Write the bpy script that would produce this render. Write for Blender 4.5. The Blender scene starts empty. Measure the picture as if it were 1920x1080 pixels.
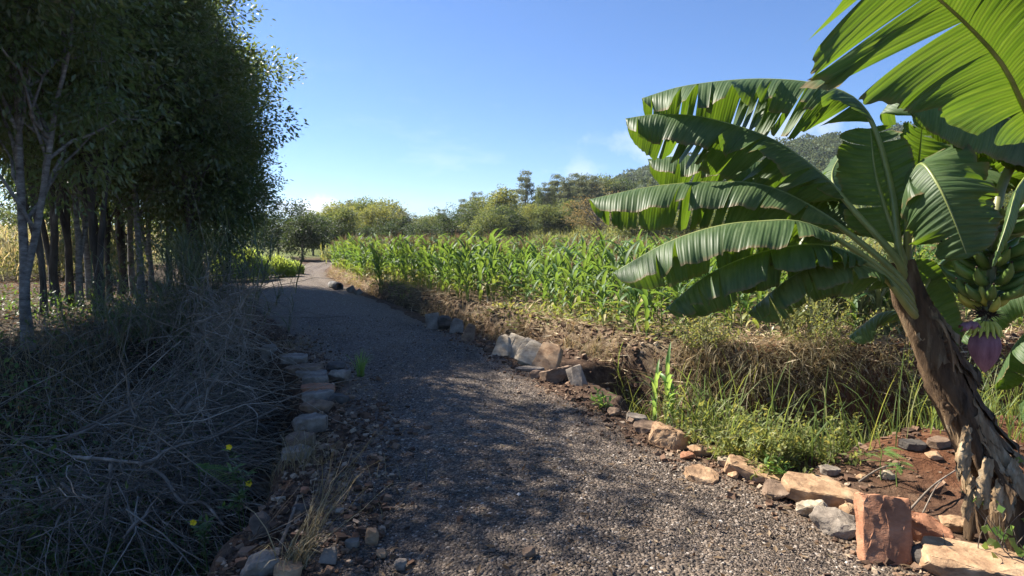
import bpy, bmesh, math
import numpy as np
from mathutils import Vector, Matrix, noise as mnoise

SC = bpy.context.scene
COL = SC.collection
PI = math.pi

def rng(s): return np.random.default_rng(s)
def sstep(a, b, x):
    t = np.clip((x - a) / (b - a), 0, 1)
    return t * t * (3 - 2 * t)
def nrm(v):
    return v / np.maximum(np.linalg.norm(v, axis=-1, keepdims=True), 1e-9)

# ------------------------------------------------------------------ camera
TH = math.atan(94 / 1200.0)
CAMZ = 1.6
def ray(px, py):
    a, b = (px - 960) / 1200.0, (540 - py) / 1200.0
    return np.array([a, math.cos(TH) + b * math.sin(TH), -math.sin(TH) + b * math.cos(TH)])
def at(px, py, Y):
    d = ray(px, py)
    return np.array([0, 0, CAMZ]) + d * (Y / d[1])

# ------------------------------------------------------------------ smooth value noise (vectorised)
_T = rng(77).random((64, 64))
def vnoise(x, y, s=1.0, seed=0):
    x = np.asarray(x) * s + seed * 13.7; y = np.asarray(y) * s + seed * 7.3
    xi = np.floor(x).astype(int); yi = np.floor(y).astype(int)
    fx = x - xi; fy = y - yi
    fx = fx * fx * (3 - 2 * fx); fy = fy * fy * (3 - 2 * fy)
    g = lambda a, b: _T[(xi + a) % 64, (yi + b) % 64]
    return (g(0, 0) * (1 - fx) + g(1, 0) * fx) * (1 - fy) + (g(0, 1) * (1 - fx) + g(1, 1) * fx) * fy - 0.5
def fbm(x, y, s=1.0, seed=0, o=4):
    r = 0
    for k in range(o):
        r = r + vnoise(x, y, s * 2 ** k, seed + k) / 2 ** k
    return r

# ------------------------------------------------------------------ terrain
_ye = [-20, 0, 3.0, 3.8, 5.58, 7.56, 9.4, 17, 20, 26, 32, 40, 60, 90]
_xl = [1.0, -1.0, -1.42, -1.5, -1.75, -2.5, -3.5, -7.3, -8.7, -10.8, -12.1, -13.2, -15.5, -19]
def eL(y): return np.interp(y, _ye, _xl)
_yr = [-20, 0, 3.0, 3.6, 4.23, 5.13, 7.87, 9.9, 17, 20, 26, 32, 40, 60, 90]
_xr = [6.5, 2.9, 2.15, 1.95, 1.6, 1.15, .2, -.5, -3.7, -4.9, -7.4, -9.2, -10.6, -13, -16.5]
def eR(y): return np.interp(y, _yr, _xr)
_fx = [-14.4, -11.1, -9.2, -7.3, -4.7, -3.3, .35, .9, 1.5, 2.6, 4.2, 7, 12, 40, 400]
_fy = [60, 40, 32, 26, 20, 17, 9.9, 8.9, 8.0, 7.3, 7.5, 8.2, 9.7, 16, 60]
def fdist(x, y):
    yb = np.interp(x, _fx, _fy)
    sl = (np.interp(x + .3, _fx, _fy) - np.interp(x - .3, _fx, _fy)) / .6
    return (y - yb) / np.sqrt(1 + sl * sl)
_dq = np.array([(1.35, 7.5), (1.9, 6.95), (2.7, 6.6), (4.4, 6.85), (7, 7.5), (12, 9.0)])
_dr = np.array([(1.65, 6.1), (2.3, 5.2), (3.3, 5.5)])
_dp = np.array([(1.4, 7.3), (1.95, 6.3), (2.8, 5.9), (4.5, 6.4), (7, 7.2), (12, 8.6)])
def ddist(x, y):
    x = np.asarray(x, float); y = np.asarray(y, float)
    r = np.full(np.broadcast(x, y).shape, 1e9)
    for a, b in list(zip(_dp[:-1], _dp[1:])) + list(zip(_dq[:-1], _dq[1:])) + list(zip(_dr[:-1], _dr[1:])):
        ab = b - a; L = ab @ ab
        t = np.clip(((x - a[0]) * ab[0] + (y - a[1]) * ab[1]) / L, 0, 1)
        r = np.minimum(r, np.hypot(x - a[0] - t * ab[0], y - a[1] - t * ab[1]))
    return r
_hx = [-1500, -120, -40, -12, 20, 50, 90, 125, 200, 400, 1500]
_hz = [4, 4, 2, 3, 9, 20, 27, 33, 38, 44, 44]
def path_in(x, y):
    w = fbm(x, y, 1.3, 5, 2) * .22
    return np.minimum(x - eL(y) - .25 - w, eR(y) - .12 - x - w)
def H0(x, y):
    z = 0.02 * fbm(x, y, .7, 3, 3)
    # left hollow
    wob = .10 * fbm(x, y, 2.0, 9, 2)
    mL = sstep(.02, .42, eL(y) - x + wob) * (1 - sstep(8.2, 9.6, y)) * (1 - sstep(4.6, 7.2, -x))
    z = z - 1.15 * mL
    # forest floor slightly raised further left
    z = z + .25 * sstep(1.5, 5, eL(y) - x) * sstep(8.5, 12, y) * (1 - sstep(45, 70, y))
    # field terrace
    f = fdist(x, y) + .12 * fbm(x, y, 1.6, 12, 3)
    fm = sstep(-.08, .3, f)
    z = z + .30 * fm
    # right ditch
    d = ddist(x, y) + .10 * fbm(x, y, 1.7, 15, 2)
    dep = np.interp(y, [5, 7, 7.6, 8.4], [1.0, .95, .8, .5])
    z = z - dep * (1 - sstep(.28, .70, d)) * (1 - fm)
    # gutter beside the far cut bank
    s = x - eR(y)
    z = z - .22 * sstep(.1, .35, s) * (1 - fm) * sstep(9.5, 11.5, y) * (1 - sstep(28, 34, y))
    # red earth mound near the banana plant
    z = z + .20 * np.exp(-(((x - 3.0) / .75) ** 2 + ((y - 4.45) / .55) ** 2))
    z = z + .9 * sstep(4.6, 9, x) * (1 - sstep(5.5, 7.5, y)) * .5
    # distance
    z = z + 2.2 * sstep(38, 75, y) * sstep(-14, 10, x)
    z = z + np.interp(x, _hx, _hz) * sstep(85, 250, y)
    amp = np.where(np.abs(path_in(x, y)) < 0, .02, .05)
    z = z + .05 * fbm(x, y, 2.5, 20, 4) * (path_in(x, y) < 0) + .02 * fbm(x, y, 9, 22, 2) * (path_in(x, y) < 0)
    return z
def crown_of_path(x, y):
    c = np.clip(path_in(x, y) / 1.3, 0, 1)
    return .035 + .05 * sstep(0, 1, c) - .03 * np.exp(-((c - .45) / .16) ** 2)
def Hp(x, y):   # surface of the track
    return 0.02 * fbm(x, y, .7, 3, 3) + crown_of_path(x, y) - .03 + .018 * fbm(x, y, 3, 31, 3)
def H(x, y):
    x = np.asarray(x, float); y = np.asarray(y, float)
    p = path_in(x, y)
    h = H0(x, y)
    return np.where((p > 0) & (y < 62), np.maximum(h, Hp(x, y)), h)
def Hground(x, y):
    return H0(x, y) - .10 * sstep(.02, .2, path_in(x, y)) * (y < 62)
def gp(px, py):
    d = ray(px, py); z = 0.0
    p = None
    for _ in range(12):
        k = (z - CAMZ) / d[2]
        p = np.array([0, 0, CAMZ]) + d * k
        z = .5 * z + .5 * float(H(p[0], p[1]))
    p[2] = float(H(p[0], p[1]))
    return p

# ------------------------------------------------------------------ mesh building
class MB:
    def __init__(s):
        s.V = []; s.F = []; s.M = []; s.U = []; s.C = []; s.n = 0
    def add(s, V, F, mat=0, uv=None, rnd=None):
        V = np.asarray(V, np.float32).reshape(-1, 3); F = np.asarray(F, np.int32)
        if len(V) == 0 or len(F) == 0: return
        s.V.append(V); s.F.append(F + s.n)
        s.M.append(np.broadcast_to(np.asarray(mat, np.int32), (len(F),)))
        s.U.append(np.zeros((len(V), 2), np.float32) if uv is None else np.asarray(uv, np.float32).reshape(-1, 2))
        s.C.append(np.broadcast_to(np.asarray(.5 if rnd is None else rnd, np.float32), (len(V),)))
        s.n += len(V)
    def mesh(s, name, mats, smooth=True, sharp=None):
        me = bpy.data.meshes.new(name)
        V = np.concatenate(s.V); U = np.concatenate(s.U); C = np.concatenate(s.C)
        li = np.concatenate([f.ravel() for f in s.F])
        tot = np.concatenate([np.full(len(f), f.shape[1], np.int32) for f in s.F])
        st = np.concatenate([[0], np.cumsum(tot)[:-1]]).astype(np.int32)
        me.vertices.add(len(V)); me.vertices.foreach_set('co', V.ravel())
        me.loops.add(len(li)); me.loops.foreach_set('vertex_index', li.astype(np.int32))
        me.polygons.add(len(tot)); me.polygons.foreach_set('loop_start', st)
        me.polygons.foreach_set('material_index', np.concatenate(s.M).astype(np.int32))
        me.polygons.foreach_set('use_smooth', np.full(len(tot), smooth, bool))
        uvl = me.uv_layers.new(name='UVMap'); uvl.data.foreach_set('uv', U[li].ravel())
        a = me.attributes.new('rnd', 'FLOAT', 'POINT'); a.data.foreach_set('value', C)
        for m in (mats if isinstance(mats, (list, tuple)) else [mats]): me.materials.append(m)
        me.update(calc_edges=True)
        if sharp is not None: me.set_sharp_from_angle(angle=math.radians(sharp))
        return me
    def build(s, name, mats, parent=None, smooth=True, sharp=None, loc=None):
        return link(name, s.mesh(name, mats, smooth, sharp), parent, loc)

def link(name, data, parent=None, loc=None):
    o = bpy.data.objects.new(name, data); COL.objects.link(o)
    if parent is not None: o.parent = parent
    if loc is not None: o.location = [float(c) for c in loc]
    return o
def tag(o, label=None, cat=None, group=None, kind=None):
    if label: o['label'] = label
    if cat: o['category'] = cat
    if group: o['group'] = group
    if kind: o['kind'] = kind
    return o
def thing(name, label, cat, loc=(0, 0, 0), group=None):
    o = link(name, None, None, loc)
    return tag(o, label, cat, group)
def dup(o, parent=None, loc=None, rotz=None, scale=None):
    c = o.copy(); COL.objects.link(c)
    if parent is not None: c.parent = parent
    if loc is not None: c.location = [float(v) for v in loc]
    if rotz is not None: c.rotation_euler[2] = float(rotz)
    if scale is not None: c.scale = [float(v) for v in np.broadcast_to(scale, (3,))]
    for ch in list(o.children): dup(ch, c)
    return c

def tube(P, r, k=6, cap=True):
    """tube along points P (n,3) with radii r; returns V,F(quads),uv"""
    P = np.asarray(P, float); n = len(P); r = np.broadcast_to(np.asarray(r, float), (n,))
    T = nrm(np.gradient(P, axis=0))
    ref = np.array([0, 0, 1.]) if abs(T[0, 2]) < .9 else np.array([1., 0, 0])
    N = []; v = nrm(np.cross(T[0], ref))
    for i in range(n):
        v = nrm(v - T[i] * (v @ T[i])); N.append(v)
    N = np.array(N); B = np.cross(T, N)
    a = np.arange(k) * 2 * PI / k
    V = P[:, None] + r[:, None, None] * (np.cos(a)[None, :, None] * N[:, None] + np.sin(a)[None, :, None] * B[:, None])
    i = np.arange(n - 1)[:, None]; j = np.arange(k)[None]
    F = np.stack([i * k + j, i * k + (j + 1) % k, (i + 1) * k + (j + 1) % k, (i + 1) * k + j], -1).reshape(-1, 4)
    L = np.concatenate([[0], np.cumsum(np.linalg.norm(np.diff(P, axis=0), axis=1))])
    uv = np.stack(np.broadcast_arrays(L[:, None], (a / (2 * PI))[None]), -1).reshape(-1, 2)
    return V.reshape(-1, 3), F, uv
def add_tube(mb, P, r, k=6, mat=0, rnd=None):
    V, F, uv = tube(P, r, k); mb.add(V, F, mat, uv, rnd)
    n = len(P)
    if k > 2:
        for end in (0, n - 1):      # small closing fans
            c = np.asarray(P[end], float)[None]
            ring = V[end * k:(end + 1) * k]
            f = np.array([[0, 1 + (q + 1) % k, 1 + q] if end == 0 else [0, 1 + q, 1 + (q + 1) % k] for q in range(k)])
            mb.add(np.concatenate([c, ring]), f, mat, None, rnd)
def bez(P, n):
    """smooth curve through the given points (Catmull-Rom)"""
    P = np.asarray(P, float); m = len(P)
    Q = np.concatenate([2 * P[:1] - P[1:2], P, 2 * P[-1:] - P[-2:-1]])
    out = []
    for t in np.linspace(0, m - 1 - 1e-6, n):
        i = int(t); u = t - i
        a, b, c, d = Q[i:i + 4]
        out.append(.5 * (2 * b + (c - a) * u + (2 * a - 5 * b + 4 * c - d) * u * u + (3 * b - a - 3 * c + d) * u ** 3))
    return np.array(out)

def leaf_quads(mb, p, axis, nrmv, L, W, mat=0, rnd=None):
    """n leaf shaped quads (diamonds, slightly folded about the middle)"""
    n = len(p)
    a = nrm(axis); s = nrm(np.cross(nrmv, a)); nn = np.cross(a, s)
    L = np.broadcast_to(L, (n,))[:, None]; W = np.broadcast_to(W, (n,))[:, None]
    V = np.stack([p, p + a * L * .42 + s * W * .5 + nn * W * .12, p + a * L, p + a * L * .42 - s * W * .5 + nn * W * .12], 1)
    F = np.arange(n * 4).reshape(n, 4)
    r = rng(n).random(n) if rnd is None else np.broadcast_to(rnd, (n,))
    mb.add(V.reshape(-1, 3), F, mat, None, np.repeat(r, 4))

def blades(mb, p, L, W, bend, az=None, k=4, seed=1, mat=0, rnd=None, stiff=.0, up=None):
    """grass blades: strips of k segments from points p"""
    n = len(p); g = rng(seed)
    if n == 0: return
    az = g.random(n) * 2 * PI if az is None else np.broadcast_to(az, (n,))
    L = np.broadcast_to(L, (n,)); W = np.broadcast_to(W, (n,)); bend = np.broadcast_to(bend, (n,))
    t = np.linspace(0, 1, k + 1)
    dirh = np.stack([np.cos(az), np.sin(az), 0 * az], -1)
    ang = bend[:, None] * (t[None] ** (1.3 + stiff)) + (g.random(n) * .25)[:, None]
    dx = np.sin(ang); dz = np.cos(ang)
    sx = np.concatenate([np.zeros((n, 1)), np.cumsum((dx[:, 1:] + dx[:, :-1]) / 2, 1)], 1) / k * L[:, None]
    sz = np.concatenate([np.zeros((n, 1)), np.cumsum((dz[:, 1:] + dz[:, :-1]) / 2, 1)], 1) / k * L[:, None]
    C = p[:, None] + dirh[:, None] * sx[..., None]; C[..., 2] += sz
    side = np.stack([-np.sin(az + g.normal(0, .5, n)), np.cos(az), 0 * az], -1)
    w = W[:, None] * np.array([.6] + [1.0] * (k - 1) + [.08])[None] * (1 - .45 * t[None]) * .5
    V = np.stack([C - side[:, None] * w[..., None], C + side[:, None] * w[..., None]], 2)  # n,k+1,2,3
    base = (np.arange(n) * (k + 1) * 2)[:, None]; i = np.arange(k)[None] * 2
    F = np.stack([base + i, base + i + 1, base + i + 3, base + i + 2], -1).reshape(-1, 4)
    r = g.random(n) if rnd is None else np.broadcast_to(rnd, (n,))
    uv = np.stack(np.broadcast_arrays(t[None, :, None], np.array([0., 1.])[None, None], np.zeros((n, 1, 1)))[:2], -1).reshape(-1, 2)
    mb.add(V.reshape(-1, 3), F, mat, uv, np.repeat(r, (k + 1) * 2))

def twigs(mb, p, d, L, r, curl=.3, k=5, seed=1, mat=0, droop=0.):
    """n thin three sided twigs starting at p along d with random curl"""
    n = len(p); g = rng(seed); d = nrm(d)
    t = np.linspace(0, 1, k + 1)
    L = np.broadcast_to(L, (n,)); r = np.broadcast_to(r, (n,))
    b = nrm(g.normal(size=(n, 3))) * curl
    C = p[:, None] + (d[:, None] * t[None, :, None] + b[:, None] * (t * t)[None, :, None]) * L[:, None, None]
    C = C + g.normal(0, .015, C.shape) * L[:, None, None]
    C[..., 2] -= droop * (t * t)[None] * L[:, None]
    u = nrm(np.cross(d, g.normal(size=(n, 3)))); v = np.cross(d, u)
    rr = r[:, None] * (1 - .75 * t[None])
    V = np.stack([C + rr[..., None] * (math.cos(q) * u[:, None] + math.sin(q) * v[:, None]) for q in (0, 2.09, 4.19)], 2)
    base = (np.arange(n) * (k + 1) * 3)[:, None, None]; i = np.arange(k)[None, :, None] * 3; j = np.arange(3)[None, None]
    F = np.stack([base + i + j, base + i + (j + 1) % 3, base + i + 3 + (j + 1) % 3, base + i + 3 + j], -1).reshape(-1, 4)
    mb.add(V.reshape(-1, 3), F, mat, None, np.repeat(g.random(n), (k + 1) * 3))
    return C[:, -1]

# ------------------------------------------------------------------ materials
def newmat(name):
    m = bpy.data.materials.new(name); m.use_nodes = True
    nt = m.node_tree
    for n in list(nt.nodes): nt.nodes.remove(n)
    return m, nt
class G:
    def __init__(s, nt): s.nt = nt
    def n(s, t, **kw):
        x = s.nt.nodes.new(t)
        for k, v in kw.items():
            if hasattr(x, k): setattr(x, k, v)
        return x
    def l(s, a, b): s.nt.links.new(a, b)
    def noise(s, vec, scale, detail=5, rough=.6):
        x = s.n('ShaderNodeTexNoise'); x.inputs['Scale'].default_value = scale
        x.inputs['Detail'].default_value = detail; x.inputs['Roughness'].default_value = rough
        if vec is not None: s.l(vec, x.inputs['Vector'])
        return x.outputs['Fac']
    def ramp(s, fac, stops):
        x = s.n('ShaderNodeValToRGB'); e = x.color_ramp.elements
        while len(e) < len(stops): e.new(.5)
        for el, (p, c) in zip(e, stops):
            el.position = p; el.color = (*c, 1) if len(c) == 3 else c
        s.l(fac, x.inputs['Fac']); return x.outputs['Color']
    def mix(s, fac, a, b, mode='MIX'):
        x = s.n('ShaderNodeMix'); x.data_type = 'RGBA'; x.blend_type = mode
        for inp, v in ((x.inputs[0], fac), (x.inputs[6], a), (x.inputs[7], b)):
            if isinstance(v, (int, float)): inp.default_value = v
            elif isinstance(v, tuple): inp.default_value = (*v, 1)
            else: s.l(v, inp)
        return x.outputs[2]
    def math(s, op, a, b=0.0):
        x = s.n('ShaderNodeMath'); x.operation = op
        for inp, v in ((x.inputs[0], a), (x.inputs[1], b)):
            if isinstance(v, (int, float)): inp.default_value = v
            else: s.l(v, inp)
        return x.outputs[0]
    def bump(s, h, strength=.5, dist=.02, nor=None):
        x = s.n('ShaderNodeBump'); x.inputs['Strength'].default_value = strength; x.inputs['Distance'].default_value = dist
        s.l(h, x.inputs['Height'])
        if nor is not None: s.l(nor, x.inputs['Normal'])
        return x.outputs['Normal']
    def attr(s, name, out='Fac'):
        x = s.n('ShaderNodeAttribute'); x.attribute_name = name; return x.outputs[out]
    def obj(s): return s.n('ShaderNodeTexCoord').outputs['Object']
    def pos(s): return s.n('ShaderNodeNewGeometry').outputs['Position']
    def orand(s): return s.n('ShaderNodeObjectInfo').outputs['Random']
    def out(s, col, rough=.8, spec=.3, nor=None, trans=None, tfac=.4, sheen=0):
        p = s.n('ShaderNodeBsdfPrincipled')
        if isinstance(col, tuple): p.inputs['Base Color'].default_value = (*col, 1)
        else: s.l(col, p.inputs['Base Color'])
        if isinstance(rough, (int, float)): p.inputs['Roughness'].default_value = rough
        else: s.l(rough, p.inputs['Roughness'])
        p.inputs['Specular IOR Level'].default_value = spec
        if nor is not None: s.l(nor, p.inputs['Normal'])
        o = s.n('ShaderNodeOutputMaterial'); sh = p.outputs[0]
        if trans is not None:
            t = s.n('ShaderNodeBsdfTranslucent')
            if isinstance(trans, tuple): t.inputs[0].default_value = (*trans, 1)
            else: s.l(trans, t.inputs[0])
            if nor is not None: s.l(nor, t.inputs['Normal'])
            m = s.n('ShaderNodeMixShader'); m.inputs[0].default_value = tfac
            s.l(p.outputs[0], m.inputs[1]); s.l(t.outputs[0], m.inputs[2]); sh = m.outputs[0]
        s.l(sh, o.inputs['Surface'])

def foliage(name, c1, c2, tr, tfac=.4, rough=.5, spec=.35, c3=None, orv=.25):
    m, nt = newmat(name); g = G(nt)
    stops = [(0, c1), (.75, c2)] + ([(1, c3)] if c3 else [])
    col = g.ramp(g.attr('rnd'), stops)
    w = g.math('ADD', g.math('MULTIPLY', g.orand(), 2 * orv), 1 - orv)
    cc = g.n('ShaderNodeCombineColor')
    for i in range(3): g.l(w, cc.inputs[i])
    col = g.mix(1.0, col, cc.outputs[0], 'MULTIPLY')
    tcol = g.mix(g.attr('rnd'), tr, tuple(min(1, v * f) for v, f in zip(tr, (1.35, 1.0, .9))))
    g.out(col, rough, spec, None, tcol, tfac)
    return m
def mottled(name, c1, c2, scale=8, rough=.85, spec=.25, bump=.5, bscale=40, dist=.01, c3=None, orv=.15, stretch=None, detail=8):
    m, nt = newmat(name); g = G(nt)
    v = g.obj()
    if stretch:
        mp = g.n('ShaderNodeMapping'); mp.inputs['Scale'].default_value = stretch; g.l(v, mp.inputs['Vector']); v = mp.outputs[0]
    f = g.noise(v, scale, detail, .65)
    col = g.ramp(f, [(.3, c1), (.55, c2), (.75, c3 or c2)])
    w = g.math('ADD', g.math('MULTIPLY', g.orand(), 2 * orv), 1 - orv)
    w = g.math('MULTIPLY', w, g.math('ADD', g.math('MULTIPLY', g.attr('rnd'), .5), .75))
    cc = g.n('ShaderNodeCombineColor')
    for i in range(3): g.l(w, cc.inputs[i])
    col = g.mix(1.0, col, cc.outputs[0], 'MULTIPLY')
    nor = g.bump(g.noise(v, bscale, 6, .7), bump, dist)
    g.out(col, rough, spec, nor)
    return m

MAT = {}
def make_materials():
    M = MAT
    # ---- ground
    m, nt = newmat('earth'); g = G(nt); P = g.pos()
    n1 = g.noise(P, 1.3, 6, .65); n2 = g.noise(P, 11, 8, .7); n3 = g.noise(P, 60, 4, .7)
    soil = g.ramp(n2, [(.3, (.035, .022, .016)), (.5, (.085, .052, .034)), (.72, (.16, .11, .075))])
    red = g.ramp(n2, [(.3, (.06, .025, .013)), (.5, (.13, .058, .03)), (.72, (.21, .11, .062))])
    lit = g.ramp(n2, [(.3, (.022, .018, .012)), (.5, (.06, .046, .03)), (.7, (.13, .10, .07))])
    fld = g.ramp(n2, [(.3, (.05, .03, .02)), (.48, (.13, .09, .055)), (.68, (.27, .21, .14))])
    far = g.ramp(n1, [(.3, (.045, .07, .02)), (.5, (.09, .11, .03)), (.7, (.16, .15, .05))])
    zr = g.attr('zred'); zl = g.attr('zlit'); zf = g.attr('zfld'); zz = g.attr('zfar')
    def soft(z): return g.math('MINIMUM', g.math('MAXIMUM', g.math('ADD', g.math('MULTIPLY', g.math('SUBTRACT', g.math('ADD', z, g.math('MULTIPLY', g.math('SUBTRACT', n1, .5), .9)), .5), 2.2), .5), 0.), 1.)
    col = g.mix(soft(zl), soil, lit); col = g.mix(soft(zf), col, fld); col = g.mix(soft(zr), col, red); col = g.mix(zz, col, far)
    nor = g.bump(g.math('ADD', n2, g.math('MULTIPLY', n3, .35)), .8, .05)
    g.out(col, .95, .12, nor); M['earth'] = m
    # ---- gravel track
    m, nt = newmat('gravel_track'); g = G(nt); P = g.pos()
    vo = g.n('ShaderNodeTexVoronoi'); vo.inputs['Scale'].default_value = 62; g.l(P, vo.inputs['Vector'])
    vo2 = g.n('ShaderNodeTexVoronoi'); vo2.inputs['Scale'].default_value = 27; g.l(P, vo2.inputs['Vector'])
    n1 = g.noise(P, 1.1, 6, .65)
    sep = g.n('ShaderNodeSeparateColor'); g.l(vo.outputs['Color'], sep.inputs[0])
    c = g.ramp(sep.outputs[0], [(0, (.036, .027, .020)), (.55, (.105, .078, .057)), (.86, (.18, .136, .10)), (.97, (.26, .215, .172)), (1, (.44, .39, .34))])
    e = g.ramp(g.noise(P, 14, 6, .7), [(.3, (.055, .036, .024)), (.7, (.16, .112, .074))])
    c = g.mix(g.math('MULTIPLY', g.ramp(g.noise(P, 2.2, 8, .7), [(.5, (0, 0, 0)), (.72, (1, 1, 1))]), .55), c, e)
    c = g.mix(g.math('MINIMUM', g.math('ADD', g.attr('edge'), g.math('MULTIPLY', g.math('SUBTRACT', n1, .55), .8)), .9), c, e)
    h = g.math('ADD', g.math('MULTIPLY', vo.outputs['Distance'], -1.0), g.math('MULTIPLY', vo2.outputs['Distance'], -.8))
    g.out(c, .75, .3, g.bump(h, .9, .02)); M['track'] = m
    M['gravel'] = mottled('crushed_gravel', (.026, .023, .023), (.07, .062, .057), 14, .7, .35, .3, 150, .003, (.15, .13, .115))
    m, nt = newmat('gravel_chips'); g = G(nt)
    c = g.ramp(g.attr('rnd'), [(0, (.036, .028, .021)), (.55, (.108, .080, .059)), (.84, (.185, .14, .104)), (.96, (.23, .18, .14)), (.99, (.34, .29, .24)), (1, (.55, .50, .45))])
    g.out(c, .62, .4, g.bump(g.noise(g.pos(), 160, 3), .4, .004)); M['chips'] = m
    m, nt = newmat('earth_clods'); g = G(nt)
    c = g.ramp(g.attr('rnd'), [(0, (.05, .03, .02)), (.5, (.12, .07, .045)), (.8, (.22, .14, .09)), (1, (.36, .28, .2))])
    g.out(c, .9, .2, g.bump(g.noise(g.pos(), 90, 5), .6, .006)); M['clods'] = m
    # ---- stones
    def stone(name, c1, c2, c3, st=(1, 1, 1.7)): M[name] = mottled(name, c1, c2, 7, .85, .25, .7, 30, .012, c3, .12, st)
    stone('sandstone', (.16, .085, .045), (.40, .26, .15), (.52, .38, .25))
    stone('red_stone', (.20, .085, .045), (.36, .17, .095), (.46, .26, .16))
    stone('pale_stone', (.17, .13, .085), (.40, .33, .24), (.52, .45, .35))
    stone('grey_stone', (.10, .08, .063), (.24, .20, .16), (.38, .33, .27), (1, 1, 1))
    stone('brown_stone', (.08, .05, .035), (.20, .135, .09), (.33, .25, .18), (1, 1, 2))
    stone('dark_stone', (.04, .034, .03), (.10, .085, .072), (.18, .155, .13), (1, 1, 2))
    stone('concrete', (.10, .095, .09), (.17, .16, .15), (.24, .23, .21), (1, 1, 1))
    # ---- wood and dry stuff
    M['bark'] = mottled('tree_bark', (.035, .028, .022), (.10, .082, .066), 5, .9, .2, .9, 22, .02, (.2, .18, .15), .2, (1, 1, .35))
    M['pale_bark'] = mottled('pale_lichen_bark', (.06, .05, .04), (.22, .20, .175), 7, .9, .2, .7, 25, .01, (.42, .40, .36), .1, (1, 1, 2.2))
    M['far_bark'] = mottled('far_bark', (.07, .06, .05), (.16, .14, .12), 3, .9, .2, .5, 10, .02)
    M['stick'] = mottled('dead_wood', (.07, .055, .042), (.20, .165, .13), 9, .9, .2, .5, 60, .004, (.36, .31, .26), .25)
    M['twig'] = mottled('dead_twigs', (.13, .11, .085), (.28, .245, .195), 9, .9, .2, .3, 60, .004, (.42, .375, .31), .25)
    M['straw'] = foliage('straw', (.16, .11, .06), (.40, .31, .19), (.4, .3, .16), .2, .75, .2, (.6, .5, .34))
    M['drygrass'] = foliage('dry_grass', (.07, .058, .032), (.22, .185, .10), (.34, .29, .14), .3, .7, .2, (.42, .36, .23))
    M['deadleaf'] = foliage('dead_leaves', (.07, .045, .025), (.21, .145, .085), (.25, .14, .06), .2, .8, .2, (.36, .28, .19))
    # ---- foliage
    M['canopy'] = foliage('canopy_leaves', (.045, .075, .03), (.075, .11, .04), (.20, .30, .05), .36, .36, .6, (.12, .12, .05))
    M['canopy2'] = foliage('olive_canopy_leaves', (.03, .045, .016), (.055, .075, .024), (.2, .27, .05), .32, .4, .5, (.09, .095, .035))
    M['understory'] = foliage('understory', (.04, .075, .025), (.075, .12, .035), (.15, .28, .04), .35, .45, .4, (.08, .12, .04))
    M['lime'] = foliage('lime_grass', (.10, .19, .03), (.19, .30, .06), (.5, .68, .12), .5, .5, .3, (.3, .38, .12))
    M['meadow'] = foliage('backlit_meadow', (.10, .12, .05), (.20, .205, .10), (.42, .40, .19), .48, .6, .3, (.38, .33, .21))
    M['ditchgrass'] = foliage('ditch_grass', (.05, .085, .02), (.10, .145, .035), (.32, .42, .08), .4, .5, .3, (.2, .2, .08))
    M['weed'] = foliage('weed_leaves', (.075, .11, .03), (.14, .165, .05), (.36, .42, .10), .4, .55, .3, (.25, .25, .10))
    M['freshweed'] = foliage('fresh_weed', (.07, .16, .03), (.13, .25, .06), (.38, .6, .12), .45, .45, .4, (.2, .3, .1))
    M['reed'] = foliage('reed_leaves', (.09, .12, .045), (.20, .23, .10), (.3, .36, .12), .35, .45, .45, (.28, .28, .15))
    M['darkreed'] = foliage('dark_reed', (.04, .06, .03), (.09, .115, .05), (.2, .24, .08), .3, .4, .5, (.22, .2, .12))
    M['maize'] = foliage('maize_leaves', (.03, .08, .018), (.06, .13, .03), (.24, .42, .06), .32, .55, .3, (.28, .25, .10), .28)
    M['maize_stalk'] = foliage('maize_stalk', (.10, .17, .04), (.16, .22, .06), (.3, .4, .1), .15, .5, .35, (.22, .24, .1))
    M['tassel'] = foliage('maize_tassel', (.22, .15, .08), (.36, .26, .14), (.45, .32, .16), .3, .7, .2, (.46, .36, .22))
    M['far_dark'] = foliage('far_dark_leaves', (.018, .036, .016), (.036, .06, .024), (.10, .17, .04), .3, .55, .25, (.06, .085, .035))
    M['far_mid'] = foliage('far_mid_leaves', (.045, .075, .028), (.09, .125, .042), (.24, .32, .07), .35, .55, .25, (.14, .17, .06))
    M['far_yellow'] = foliage('far_yellow_leaves', (.09, .115, .03), (.17, .19, .055), (.32, .38, .08), .4, .55, .25, (.17, .20, .06))
    M['far_grey'] = foliage('far_grey_leaves', (.05, .07, .042), (.09, .115, .068), (.2, .25, .11), .35, .55, .25, (.14, .17, .1))
    M['far_brown'] = foliage('far_brown_leaves', (.09, .075, .03), (.16, .13, .055), (.3, .25, .09), .35, .6, .2, (.24, .2, .1))
    M['hillwood'] = foliage('hill_wood_leaves', (.035, .06, .028), (.062, .095, .04), (.14, .2, .07), .25, .6, .2, (.12, .15, .065))
    # ---- banana
    m, nt = newmat('banana_leaf'); g = G(nt)
    uv = g.n('ShaderNodeUVMap').outputs[0]; sx = g.n('ShaderNodeSeparateXYZ'); g.l(uv, sx.inputs[0])
    u, vv = sx.outputs[0], sx.outputs[1]
    wob = g.math('MULTIPLY', g.noise(g.obj(), 3, 3), .02)
    ph = g.math('MULTIPLY', g.math('ADD', u, wob), 2 * PI / .016)
    vein = g.math('ADD', g.math('MULTIPLY', g.math('SINE', ph), .5), .5)
    ph2 = g.math('MULTIPLY', g.math('ADD', u, wob), 2 * PI / .0051)
    vein2 = g.math('ADD', g.math('MULTIPLY', g.math('SINE', ph2), .5), .5)
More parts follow.
